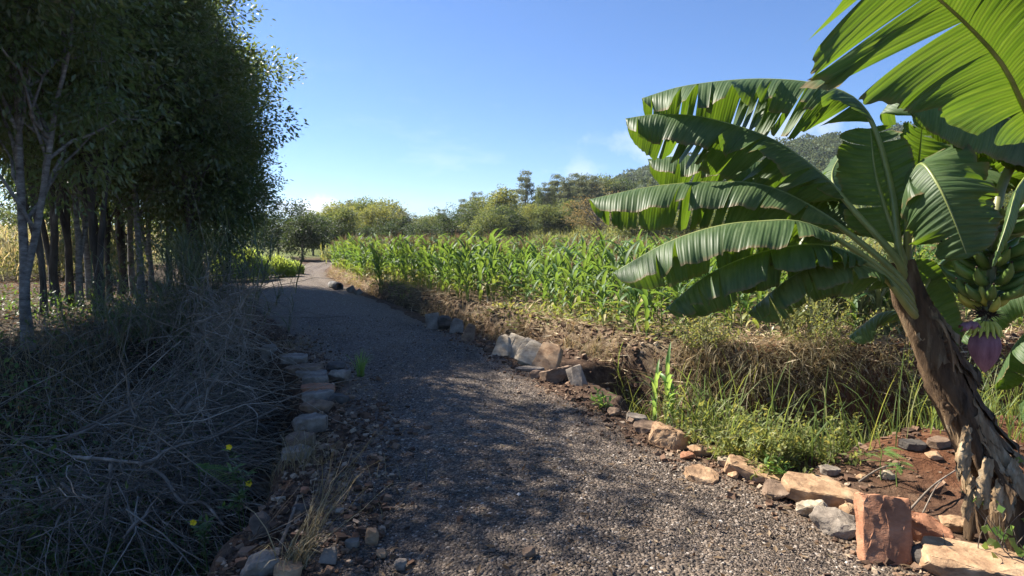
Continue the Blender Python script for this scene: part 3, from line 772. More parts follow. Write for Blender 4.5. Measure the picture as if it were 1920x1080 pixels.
def pseudostem(P, r, seed):
    P = bez(P, 60); n = 60; k = 30
    r = np.interp(np.linspace(0, 1, n), np.linspace(0, 1, len(r)), r)
    V, F, uv = tube(P, r, k); V = V.reshape(n, k, 3); c = P[:, None]
    t = np.linspace(0, 1, n)[:, None]; a = np.arange(k)[None] / k
    saw = ((a * 3 + t * 1.3 + .15 * np.sin(t * 9)) % 1.0)
    m = 1 + .13 * (saw - .5) + .10 * fbm(a * 9 + seed, t * 22, 1, seed, 3) + .05 * np.sin(a * 2 * PI * 7 + t * 14)
    V = c + (V - c) * m[..., None]
    return V.reshape(-1, 3), F, uv

def fruit_mesh():
    t = np.linspace(0, 1, 9); ang = t * 1.15
    P = np.stack([np.sin(ang) * .125, 0 * t, (1 - np.cos(ang)) * .125], -1)
    r = np.array([.006, .0075, .014, .0175, .0185, .018, .0155, .009, .004])
    V, F, uv = tube(P, r, 7); mb = MB(); mb.add(V, F, 0, uv)
    add_tube(mb, P[-2:] + np.array([[0, 0, 0], [.004, 0, .006]]), [.005, .003], 5, 1)
    return mb.mesh('banana', [MAT['fruit'], MAT['scar']])

def bunch(plant, base, axis_pts, hands, name='bunch', seed=1, young=1, sc=1.0):
    A = bez(np.array([at(*p) for p in axis_pts]), 40) - base
    mb = MB(); V, F, uv = tube(A, np.linspace(.026, .016, 40) * sc, 9); mb.add(V, F, 0, uv)
    b = mb.build(name, MAT['petiole'], plant)
    g = rng(seed); fm = fruit_mesh(); fy = None
    for hi, (t, n, s) in enumerate(hands):
        i = int(t * 39); c = A[i]
        lastm = hi >= len(hands) - young
        ph = g.random() * 6
        for q in range(n):
            o = link('banana', fm, b)
            a = ph + q * 2 * PI / n + g.normal(0, .1)
            o.location = c + np.array([math.cos(a), math.sin(a), 0]) * .02 * sc + np.array([0, 0, g.normal(0, .012)])
            o.rotation_euler = (g.normal(0, .15), -g.normal(-.15 if not lastm else .15, .14), a)
            o.scale = (s * sc * g.uniform(.9, 1.08),) * 3
            if lastm and s < .95:
                o.material_slots[0].link = 'OBJECT'; o.material_slots[0].material = MAT['fruit_young']
    return b, A

def build_banana():
    # ---------------- leaning plant in view
    base = gp(1900, 1012); base[2] -= .05
    pl = thing('banana_plant', 'leaning banana plant with torn drooping leaves and a shaggy brown stem beside the red mound', 'banana plant', base)
    Yb = float(base[1])
    tp = [base + np.array([0, 0, 0.]), at(1862, 905, Yb), at(1812, 800, Yb), at(1771, 710, Yb), at(1737, 630, Yb + .02), at(1706, 555, Yb + .04), at(1690, 490, Yb + .06)]
    V, F, uv = pseudostem([p - base for p in tp], [.128, .102, .092, .088, .084, .078, .06], 3)
    mb = MB(); mb.add(V, F, 0, uv); mb.build('pseudostem', MAT['pseudostem'], pl)
    # peeling dry sheaths
    g = rng(11)
    def sheath(pts, w, curl, normal, seed, mat='drysheath'):
        m = MB(); V, F = sheet([at(*p) - base for p in pts], w, curl, 8, seed, normal); m.add(V, F, 0); return m.build('dry_sheath', MAT[mat], pl)
    TP = bez(tp, 50); RP = np.interp(np.linspace(0, 1, 50), np.linspace(0, 1, 7), [.128, .102, .092, .088, .084, .078, .06])
    for q in range(34):
        hi = int(g.integers(10, 44)); ln = int(g.integers(7, 15)); lo = max(1, hi - ln); an = g.uniform(-2.7, .2) if q < 26 else g.uniform(0, 2 * PI)
        e = np.array([math.cos(an), math.sin(an), 0]); peel = g.uniform(.0, .05) * (1 + (lo < 14)); idx = np.linspace(hi, lo, 4).astype(int)
        pts = np.array([TP[i] - base + e * (RP[i] * 1.03 + .004 + peel * (k / 3.) ** 2) for k, i in enumerate(idx)])
        sw = g.normal(0, .02); pts[:, 0] += sw * np.linspace(0, 1, 4)
        low = hi < 24
        m = MB(); V, F = sheet(pts, g.uniform(.018, .05), g.uniform(.5, 1.2), 8, 500 + q, e)
        V = V.reshape(14, 8, 3); V[-3:] += (g.normal(0, .02, (8,)) * np.linspace(.2, 1, 3)[:, None])[..., None] * np.array([0, 0, 1.]); V = V.reshape(-1, 3)
        m.add(V, F, 0, None, g.uniform(.2, .9)); m.build('dry_sheath', MAT['drysheath' if (g.random() < (.75 if low else .25)) else 'pseudostem'], pl)
    for q, (px, py, w, hh) in enumerate([(1812, 845, .034, 90), (1850, 905, .040, 95), (1880, 925, .036, 80), (1822, 930, .024, 70), (1902, 915, .04, 110)]):
        f = Yb - .14; m = MB(); V, F = sheet(np.array([at(px + 4, py - hh / 2, f), at(px - 2, py, f - .03), at(px - 6, py + hh / 2, f - .05)]) - base, w, .9, 8, 600 + q, (-.3 + .1 * q, -1, .15)); V = V.reshape(14, 8, 3); V[-4:] += (g.normal(0, .03, (8,)) * np.linspace(.2, 1, 4)[:, None])[..., None] * np.array([0, 0, 1.]); m.add(V.reshape(-1, 3), F, 0, None, .9); m.build('dry_sheath', MAT['drysheath'], pl)
    Y = Yb
    c0 = (1728, 600, Y + .03); c1 = (1700, 530, Y + .03)
    L = lambda *a, **k: banana_leaf(pl, base, *a, **k)
    L([c1, (1690, 470, Y), (1672, 340, Y + .05), (1630, 215, Y + .12), (1560, 164, Y + .2), (1430, 148, Y + .32), (1290, 160, Y + .42), (1203, 184, Y + .46)], .27, .40, ((38, 112), (16, 62)), 0, (26, 15), 1, wmul=(1.2, .95), hang=15, label='topmost level leaf, its fringe torn into short strips', gap=.075)
    L([c1, (1682, 480, Y - .02), (1610, 400, Y + .05), (1545, 330, Y + .12), (1450, 262, Y + .2), (1330, 222, Y + .3), (1240, 214, Y + .36), (1172, 222, Y + .4)], .26, .30, ((38, 108), (18, 60)), (0, 0, -4, -6), (16, 12), 2, wmul=(1.2, .95), hang=18, label='long leaf arching left below the topmost one, tip ragged')
    L([c1, (1690, 480, Y + .1), (1620, 400, Y + .4), (1520, 325, Y + .65), (1400, 300, Y + .75), (1300, 292, Y + .8), (1214, 298, Y + .82)], .26, .34, ((32, 105), (18, 62)), 0, (9, 8), 3, wmul=(1.15, .95), hang=15)
    L([c0, (1690, 520, Y - .05), (1600, 440, Y), (1500, 375, Y + .05), (1420, 345, Y + .1), (1330, 341, Y + .17), (1220, 350, Y + .24), (1103, 374, Y + .3)], .225, .34, ((38, 112), (14, 60)), 0, (13, 7), 4, wmul=(1.2, .95), hang=15, label='level leaf reaching farthest left, blades hanging like a curtain')
    L([c0, (1690, 535, Y - .08), (1610, 470, Y - .15), (1510, 418, Y - .18), (1420, 415, Y - .15), (1340, 425, Y - .1), (1250, 455, Y - .04), (1148, 512, Y + .02)], .225, .38, ((35, 108), (14, 60)), 0, (8, 4), 5, wmul=(1.1, .98), hang=11, label='drooping leaf with a broad grey green lit blade')
    L([c0, (1700, 560, Y - .08), (1640, 500, Y - .15), (1560, 462, Y - .2), (1480, 462, Y - .2), (1400, 482, Y - .16), (1320, 520, Y - .1), (1248, 578, Y - .05)], .19, .34, ((35, 108), (12, 60)), 0, (9, 12), 6, wmul=(1.1, 1), hang=12)
    L([c0, (1705, 575, Y - .08), (1660, 520, Y - .15), (1600, 494, Y - .2), (1540, 497, Y - .22), (1480, 522, Y - .2), (1402, 586, Y - .14)], .165, .30, ((32, 105), (10, 58)), 0, (8, 13), 7, wmul=(1.1, 1), hang=12, label='lowest bright leaf drooping over the bank')
    # right hand leaf drooping towards the viewer, half of it in sun
    L([c1, (1700, 440, Y), (1706, 350, Y - .08), (1726, 306, Y - .2), (1758, 345, Y - .34), (1788, 410, Y - .4), (1815, 485, Y - .42)], .225, .36, ((10, 60), (5, 48)), (0, 10, 18), (5, 7), 8, up=(-.35, -.4, .8), hang=10, label='leaf folding down to the right, half sunlit half shaded')
    # upright young leaves in the heart of the plant
    L([c1, (1688, 470, Y + .02), (1662, 400, Y + .05), (1640, 320, Y + .08), (1632, 240, Y + .12)], .20, .25, ((-15, 25), (-10, 35)), 0, (3, 2), 9, up=(.1, .9, .3), hang=6)
    L([c1, (1700, 460, Y + .1), (1712, 380, Y + .2), (1722, 300, Y + .3), (1730, 225, Y + .35)], .24, .25, ((-10, 30), (-10, 30)), 0, (2, 3), 10, up=(-.2, .9, .3), hang=7)
    L([c1, (1705, 470, Y + .15), (1760, 380, Y + .3), (1830, 320, Y + .38), (1900, 330, Y + .4)], .22, .25, ((15, 80), (15, 80)), 0, (4, 4), 11)
    L([c1, (1695, 480, Y + .12), (1650, 420, Y + .35), (1580, 380, Y + .55), (1480, 375, Y + .7), (1390, 410, Y + .75)], .2, .3, ((20, 85), (20, 85)), 0, (4, 3), 12)
    L([c0, (1720, 560, Y + .1), (1760, 500, Y + .3), (1850, 440, Y + .45), (1940, 450, Y + .5)], .2, .3, ((15, 80), (15, 80)), 0, (5, 4), 16)
    L([c1, (1680, 470, Y + .1), (1600, 400, Y + .5), (1560, 330, Y + .8), (1590, 270, Y + 1.1)], .2, .3, ((15, 80), (15, 80)), 0, (5, 4), 17)
    banana_leaf(pl, base, [c0, (1762, 600, Y - .08), (1786, 660, Y - .1), (1790, 770, Y - .08)], .08, .3, ((30, 120), (30, 120)), 0, (4, 4), 19, up=(.5, -.8, .3), r0=.012, hang=20, label='dead dark leaf hanging right of the stem', mats=('pseudostem', 'drysheath'))
    # small sucker leaves behind and low left
    L([(1768, 690, Y + .15), (1764, 640, Y + .2), (1740, 560, Y + .22), (1712, 490, Y + .22)], .12, .1, ((-5, 20), (-10, 20)), 0, (0, 0), 13, up=(.1, .95, .2), r0=.012, hang=2)
    L([(1735, 620, Y + .1), (1700, 588, Y + .3), (1650, 588, Y + .42), (1590, 632, Y + .5)], .13, .3, ((10, 60), (10, 70)), 0, (1, 1), 14, r0=.012, hang=5, label='small blue green leaf folded low on the left')
    # ---------------- second plant, stem just outside the view
    b2 = np.array([4.55, 4.75, 0]); b2[2] = float(H(b2[0], b2[1])) - .05
    p2 = thing('banana_plant', 'banana plant at the edge bearing fruit bunches, a purple flower bud and a huge leaf', 'banana plant', b2)
    top2 = np.array([3.95, 4.2, 2.0]) - b2
    V, F, uv = pseudostem([np.zeros(3), np.array([-.1, -.1, .6]), np.array([-.35, -.3, 1.3]), top2], [.19, .17, .14, .10], 8)
    mb = MB(); mb.add(V, F, 0, uv); mb.build('pseudostem', MAT['pseudostem'], p2)
    def inv(p):   # world point -> (px, py, Y) so that all leaf points go through at()
        d = p - np.array([0, 0, CAMZ]); f_ = d[1] * math.cos(TH) - d[2] * math.sin(TH); u_ = d[1] * math.sin(TH) + d[2] * math.cos(TH)
        return (960 + 1200 * d[0] / f_, 540 - 1200 * u_ / f_, p[1])
    ct = inv(top2 + b2)
    L2 = lambda *a, **k: banana_leaf(p2, b2, *a, **k)
    L2([ct, (2060, 420, 3.3), (1990, 320, 2.9), (1925, 215, 2.62), (1880, 125, 2.5), (1815, 50, 2.42), (1735, -20, 2.36), (1640, -75, 2.3)], .52, .68, ((-8, 16), (20, 115)), (0, 0, 0), (9, 2), 21, up=(-.35, .85, .35), hang=8, slant=.55, ramp=.75, r0=.04, gap=.055, label='huge near leaf seen from below, glowing yellow green, tip shredded')
    L2([ct, (2080, 400, 3.6), (2000, 290, 3.3), (1900, 225, 3.1), (1790, 195, 3.0), (1690, 190, 2.95)], .24, .36, ((60, 105), (55, 100)), 0, (2, 2), 22, hang=5, r0=.03, label='broad dark leaf under the huge glowing one')
    L2([ct, (2010, 420, 3.2), (1950, 330, 2.75), (1912, 345, 2.45), (1888, 420, 2.35), (1860, 500, 2.32)], .075, .45, ((60, 88), (60, 88)), 0, (0, 0), 23, up=(-.5, -.6, .4), hang=2, r0=.022, label='pale folded leaf hanging in front of the fruit')
    L2([ct, (2040, 390, 3.5), (1960, 300, 3.4), (1880, 255, 3.3), (1800, 250, 3.3)], .2, .55, ((10, 50), (15, 60)), 0, (2, 3), 24, r0=.036, hang=8)
    L2([ct, (2060, 330, 3.6), (1990, 180, 3.4), (1940, 60, 3.2), (1900, -60, 3.1)], .36, .3, ((5, 50), (5, 50)), 0, (5, 6), 25, up=(-.3, .6, .6), r0=.03)
    L2([ct, (2010, 300, 3.9), (1930, 220, 4.1), (1860, 215, 4.3), (1800, 260, 4.4)], .25, .3, ((10, 70), (10, 70)), 0, (4, 4), 26)
    L2([ct, (1980, 420, 4.0), (1900, 400, 4.2), (1820, 440, 4.4), (1760, 520, 4.5)], .26, .3, ((10, 70), (10, 70)), 0, (4, 4), 27)
    L2([ct, (2000, 560, 4.6), (1950, 600, 4.8), (1900, 650, 4.9), (1865, 730, 5.0)], .24, .3, ((10, 70), (10, 70)), 0, (3, 3), 28)
    L2([ct, (2040, 600, 4.4), (1990, 660, 4.5), (1950, 720, 4.6), (1920, 800, 4.6)], .24, .25, ((10, 70), (10, 70)), 0, (3, 3), 29)
    L2([ct, (2060, 500, 4.4), (1960, 520, 4.8), (1860, 560, 5.0), (1800, 640, 5.1)], .26, .3, ((10, 70), (10, 70)), 0, (3, 3), 30)
    L2([ct, (2060, 260, 3.4), (1970, 130, 3.35), (1850, 85, 3.35), (1730, 120, 3.35), (1650, 215, 3.35)], .36, .34, ((12, 66), (12, 60)), 0, (6, 7), 31, hang=9, r0=.03, label='arching leaf filling the gap behind the huge glowing one')
    L2([ct, (2040, 330, 3.7), (1950, 255, 3.75), (1850, 235, 3.8), (1740, 270, 3.85), (1680, 340, 3.9)], .30, .34, ((20, 78), (15, 66)), 0, (5, 6), 32, hang=9, r0=.028)
    # fruit
    bb, A = bunch(p2, b2, [ct, (1990, 330, 3.45), (1915, 300, 3.25), (1880, 345, 3.12), (1866, 420, 3.05), (1860, 500, 3.04), (1852, 570, 3.04), (1846, 606, 3.04)],
                  [(.56, 9, 1.3), (.61, 9, 1.35), (.67, 10, 1.4), (.725, 10, 1.4), (.78, 10, 1.35), (.83, 10, 1.25), (.875, 9, .94)], seed=5, young=1)
    bunch(p2, b2, [ct, (1990, 300, 3.9), (1900, 250, 3.9), (1850, 260, 3.9), (1838, 300, 3.9), (1836, 345, 3.9)], [(.74, 7, .9), (.82, 8, .95), (.9, 7, .9)], seed=8, young=0, sc=.8)
    # flower bud
    c = at(1848, 622, 3.04) - b2; tip_ = at(1846, 699, 3.02) - b2
    ax = tip_ - c; n = 26; k = 24
    t = np.linspace(0, 1, n); prof = np.interp(t, [0, .06, .18, .34, .5, .68, .84, .95, 1], [.028, .048, .062, .067, .062, .049, .030, .011, .001])
    V, F, uv = tube(c[None] + ax[None] * t[:, None], prof, k); V = V.reshape(n, k, 3); cc = (c[None] + ax[None] * t[:, None])[:, None]
    a = np.arange(k)[None] / k
    V = cc + (V - cc) * (1 + .10 * (((a * 2.5 + t[:, None] * .25) % 1) - .5) + .02 * np.sin(a * 2 * PI * 9))[..., None]
    mb = MB(); mb.add(V.reshape(-1, 3), F, 0, uv); bud = mb.build('flower_bud', MAT['bract'], p2)
    mb = MB(); up_ = at(1836, 608, 2.97) - b2; V, F = sheet([up_, up_ + np.array([-.045, -.02, .012]), up_ + np.array([-.10, -.02, .0])], .034, 1.9, 9, 4, (.2, -.5, 1.)); mb.add(V, F, 0); mb.build('bract', MAT['bract'], bud)
    mb = MB(); g = rng(9)
    for q in range(15):
        a = q / 15 * 2 * PI; e = np.array([math.cos(a), math.sin(a), 0])
        p0 = c + e * .030 + np.array([0, 0, .050]); add_tube(mb, np.array([p0, p0 + e * .022 + np.array([0, 0, -.028]), p0 + e * .034 + np.array([0, 0, -.062])]), [.008, .0095, .006], 6, 0)
        add_tube(mb, np.array([p0 + e * .034 + np.array([0, 0, -.06]), p0 + e * .046 + np.array([0, 0, -.072])]), [.006, .002], 5, 0)
    mb.build('flower_fingers', MAT['fruit_young'], bud)
    mb = MB()
    sc = at(1850, 588, 3.04) - b2; d = nrm(g.normal(size=(160, 3))) * np.array([1, 1, .6]); twigs(mb, sc + d * .01, d, g.uniform(.03, .055, 160), .004, .6, 3, 3)
    mb.build('withered_flowers', MAT['scar'], bud)

def build_vine():
    p = gp(1872, 1030); t = thing('climbing_vine', 'small vine with round yellow green leaves on dry stems against the banana stem', 'vine', p)
    g = rng(3); mb = MB(); ml = MB(); n = 26
    st = np.stack([g.normal(0, .07, n) - .02, g.normal(-.12, .04, n), g.uniform(-.02, .04, n)], -1)
    e = twigs(mb, st, np.stack([g.normal(-.1, .5, n), g.normal(-.1, .2, n), np.ones(n)], -1), g.uniform(.12, .38, n), .0035, .4, 5, 4)
    mb.build('stem', MAT['stick'], t)
    q = np.concatenate([e, st + (e - st) * g.random((n, 1))])
    for w in (0.,):
        leaf_quads(ml, q, np.stack([g.normal(0, .6, len(q)), g.normal(-.3, .3, len(q)), g.normal(-.2, .4, len(q))], -1), np.stack([g.normal(0, .3, len(q)), -np.ones(len(q)), .7 + 0 * g.random(len(q))], -1), g.uniform(.035, .06, len(q)), g.uniform(.035, .05, len(q)))
    ml.build('foliage', MAT['freshweed'], t)

# ================================================================== TREES
def tree_geo(seed, h, tr, cb, cr, ncl, lpc, LL, LW, clr=.5, shape='round', limbs=14, fork=None, lean=(0, 0), squash=(1, 1), droop=.3, k=8, hole=.0, twl=0):
    g = rng(seed); tm = MB(); cm = MB()
    n = 10; t = np.linspace(0, 1, n)
    ht = h * (.9 if shape in ('euc', 'cone') else .72)
    wob = np.cumsum(g.normal(0, .035 * h / n, (n, 2)), 0); wob -= wob[0]
    P = np.stack([wob[:, 0] + lean[0] * t ** 1.3, wob[:, 1] + lean[1] * t ** 1.3, t * ht], -1)
    add_tube(tm, P, tr * (1 - .8 * t) * (1 + .35 * np.exp(-t * 18)), k)
    stems = [P]
    for (fz, fx, fy) in (fork or []):
        i = fz; tt = np.linspace(0, 1, 7)
        b = np.array([np.interp(fz * ht, P[:, 2], P[:, c]) for c in range(3)])
        Q = b + np.stack([fx * tt ** .8, fy * tt ** .8, (ht * .95 - b[2]) * tt], -1) + np.concatenate([[[0, 0, 0]], g.normal(0, .04, (6, 3))])
        add_tube(tm, Q, tr * .72 * (1 - .75 * tt), k - 1); stems.append(Q)
    # cluster centres
    d = nrm(g.normal(size=(ncl, 3)))
    if shape == 'round':
        u = g.random(ncl) ** .42
        cz, az = (cb + h) / 2, (h - cb) / 2
        off = g.random(2) * 50
        lump = .78 + .55 * fbm(np.arctan2(d[:, 1], d[:, 0]) * 1.3 + off[0], d[:, 2] * 1.6 + off[1], 1.0, seed % 7, 3)
        C = d * (u * lump)[:, None] * np.array([cr * squash[0], cr * squash[1], az]) + np.array([lean[0], lean[1], cz])
    elif shape == 'euc':
        tt = g.beta(1.6, 1.3, ncl); z = cb + (h - cb) * tt
        rad = cr * (.35 + .65 * np.sin(PI * np.clip(tt * .9 + .08, 0, 1))) * g.uniform(.25, 1, ncl)
        # a few discrete levels leave gaps between boughs
        lev = np.round(tt * 7 + g.normal(0, .15, ncl)) / 7; z = cb + (h - cb) * lev
        a = (lev * 17 + g.integers(0, 3, ncl) * 2.1 + g.normal(0, .35, ncl))
        C = np.stack([np.cos(a) * rad, np.sin(a) * rad, z + rad * .35], -1)
    else:
        tt = g.random(ncl) ** 1.3; z = cb + (h - cb) * tt
        rad = cr * (1 - tt) ** .8 * g.uniform(.4, 1, ncl); a = g.random(ncl) * 2 * PI
        C = np.stack([np.cos(a) * rad, np.sin(a) * rad, z - rad * .15], -1)
    if hole > 0:
        C = C[fbm(C[:, 0] * 1.1 + seed, C[:, 1] * 1.1 + C[:, 2] * .9, .8, 3, 2) > -.42 + hole]
    # limbs
    sel = g.permutation(len(C))[:limbs]
    for i in sel:
        S = stems[g.integers(len(stems))]
        zt = np.clip(C[i, 2] * g.uniform(.45, .8), .25 * h if shape != 'round' else min(cb * .75, h * .3), S[-1, 2])
        if shape == 'cone': zt = min(C[i, 2], S[-1, 2])
        b = np.array([np.interp(zt, S[:, 2], S[:, c]) for c in range(3)])
        q = np.linspace(0, 1, 6)[:, None]
        Q = b * (1 - q) + C[i] * q; Q[:, 2] += .12 * np.linalg.norm(C[i] - b) * np.sin(q[:, 0] * PI) * (1 if shape == 'round' else -.3)
        Q[1:-1] += g.normal(0, .03 * np.linalg.norm(C[i] - b), (4, 3))
        add_tube(tm, Q, tr * .34 * (1 - .8 * q[:, 0]) + .004, 5)
    if twl:
        m = len(C) * 3; ci = g.integers(0, len(C), m)
        twigs(tm, C[ci], g.normal(size=(m, 3)) + np.array([0, 0, .2]), g.uniform(.5, 1.1, m) * clr * 1.5, .006, .4, 3, seed)
    # leaves
    m = np.maximum(4, (lpc * g.uniform(.4, 1.6, len(C))).astype(int)); ci = np.repeat(np.arange(len(C)), m); N = len(ci)
    o = nrm(g.normal(size=(N, 3))) * (g.random((N, 1)) ** .42) * 1.75 * clr * np.array([1, 1, .72]) * g.uniform(.65, 1.25, len(C))[ci][:, None]
    p = C[ci] + o
    out = nrm(C[ci] - np.array([0, 0, (cb + h) / 2])) * .5 + nrm(o) * .8
    axis_ = out + g.normal(0, .6, (N, 3)) + np.array([0, 0, -droop])
    nv = g.normal(0, .7, (N, 3)) + np.array([0, 0, .9])
    r = np.clip(.15 * g.normal(size=N) + g.random(len(C))[ci] * .7 + .15, 0, 1)
    leaf_quads(cm, p, axis_, nv, LL * g.uniform(.7, 1.25, N), LW * g.uniform(.75, 1.2, N), 0, r)
    return tm, cm
def make_tree(name, label, cat, loc, geo, bark, leaf, group=None, rotz=0, scale=1):
    t = thing(name, label, cat, loc, group); tm, cm = geo
    tm.build('trunk', MAT[bark], t); cm.build('crown', MAT[leaf], t, smooth=False)
    t.rotation_euler[2] = rotz; t.scale = (scale,) * 3
    return t
def copy_tree(src, label, loc, rotz, scale, group=None, leaf=None):
    c = dup(src, None, loc, rotz, scale); c['label'] = label
    if group: c['group'] = group
    if leaf:
        for ch in c.children:
            if ch.name.startswith('crown'):
                ch.material_slots[0].link = 'OBJECT'; ch.material_slots[0].material = MAT[leaf]
    return c

def build_left_trees():
    G_ = 'row of trees along the left of the track'
    A = tree_geo(1, 9.4, .075, 2.0, 2.4, 240, 135, .125, .052, .36, limbs=22, fork=[(.16, .9, .3)], twl=1)
    B = tree_geo(2, 9.6, .085, 2.2, 2.7, 250, 135, .125, .052, .36, limbs=26, fork=[(.08, -.7, .4), (.13, .6, -.3)], twl=1)
    C = tree_geo(3, 9.0, .065, 2.1, 2.6, 220, 135, .12, .05, .36, limbs=20, fork=[(.18, -.5, .2)], twl=1)
    D = tree_geo(4, 8.2, .08, .8, 2.6, 270, 135, .115, .052, .36, limbs=26, fork=[(.08, .6, .5), (.1, -.5, -.4)], twl=1)
    E = tree_geo(5, 9.4, .075, 2.4, 2.6, 105, 110, .125, .052, .33, limbs=24, twl=1)
    def P(px, py, Y=None):
        p = gp(px, py) if Y is None else at(px, py, Y); p[2] = float(H(p[0], p[1])) - .08; return p
    bark, lf = 'bark', 'canopy'
    tA = make_tree('broadleaf_tree', 'forked slim tree with pale lichened bark, nearest the brush pile', 'tree', P(54, 655), A, 'pale_bark', lf, G_, 0, .95)
    tB = make_tree('broadleaf_tree', 'dark leaning triple-stemmed tree just behind the pale forked one', 'tree', P(106, 574), B, bark, lf, G_, .4, 1.0)
    tC = make_tree('broadleaf_tree', 'slim dark tree curving slightly left, third stem from the pale forked tree', 'tree', P(131, 570), C, bark, lf, G_, 2.2, 1.1)
    tD = make_tree('broadleaf_tree', 'bushy low-branched tree whose foliage bulges over the track above the dark reeds', 'tree', P(362, 545, 14.6), D, bark, lf, G_, 1.0, 1.0)
    S = [(tA, 'thin straight tree left of the two close-set thick trunks', (170, 562), 3.9, 1.0), (tC, 'thin tree with a bent foot in the sunlit gap of the row', (190, 560), .3, 1.05),
         (tB, 'thick-trunked tree, the left one of two close-set trunks', (226, 556), 2.5, 1.02), (tA, 'thick-trunked tree, the right one of two close-set trunks', (252, 556), 5.1, 1.05),
         (tC, 'dark tree rising out of the reeds left of the tall reed clump', (318, 548), 4.0, 1.0), (tB, 'dark tree behind the tall reed clump', (372, 540), 1.7, .95)]
    S += [(tC, 'very thin tree just right of the pale forked one', (82, 590), 1.1, .9), (tA, 'thin tree between the leaning triple-stemmed one and the sunlit gap', (149, 575), .9, .92), (tC, 'slender tree between the sunlit gap and the two thick trunks', (207, 566), 5.5, .95), (tA, 'slender tree right of the two thick trunks', (284, 560), 2.8, .9)]
    for src, lab, px, rz, s in S: copy_tree(src, lab, P(*px), rz, s, G_)
    # near edge of the canopy, trunks at the frame's left and behind the reeds
    X = [(tB, 'tall tree behind the pale forked one, crown closing the sky', (-8.2, 12.6), 3.3, 1.0),
         (tA, 'tall tree whose crown stands highest against the open sky', (-8.3, 14.2), 2.0, 1.0), (tD, 'round-crowned tree ending the row beside the lime grass', (-12.6, 20.8), 2.9, 1.05),
         (tD, 'low dark tree beyond the last one, shading the bend of the track', (-16.0, 22.5), .6, .8), (tD, 'small bushy tree with leaves low over the dark reeds, lowest of the row', (-6.95, 15.6), 3.6, .64), (tD, 'bushy tree with leaves to the ground behind the dark reeds', (-9.3, 18.4), 4.4, 1.0),
         (tB, 'tree behind the left rim of the grove, half hidden', (-11.2, 10.6), 5.6, .95)]
    tE = make_tree('broadleaf_tree', 'thin-crowned tree of the row just beyond the left rim of the view', 'tree', (-8.6, 8.0, float(H(-8.6, 8.0)) - .08), E, bark, lf, G_, 1.2, 1.1)
    X += [(tE, 'tree at the near end of the row beyond the left rim of the view', (-7.6, 6.2), 2.0, 1.1), (tE, 'slim tree beside the brush pile just beyond the left rim of the view', (-7.4, 7.7), 3.6, .98)]
    for src, lab, (x, y), rz, s in X: copy_tree(src, lab, (x, y, float(H(x, y)) - .08), rz, s, G_)

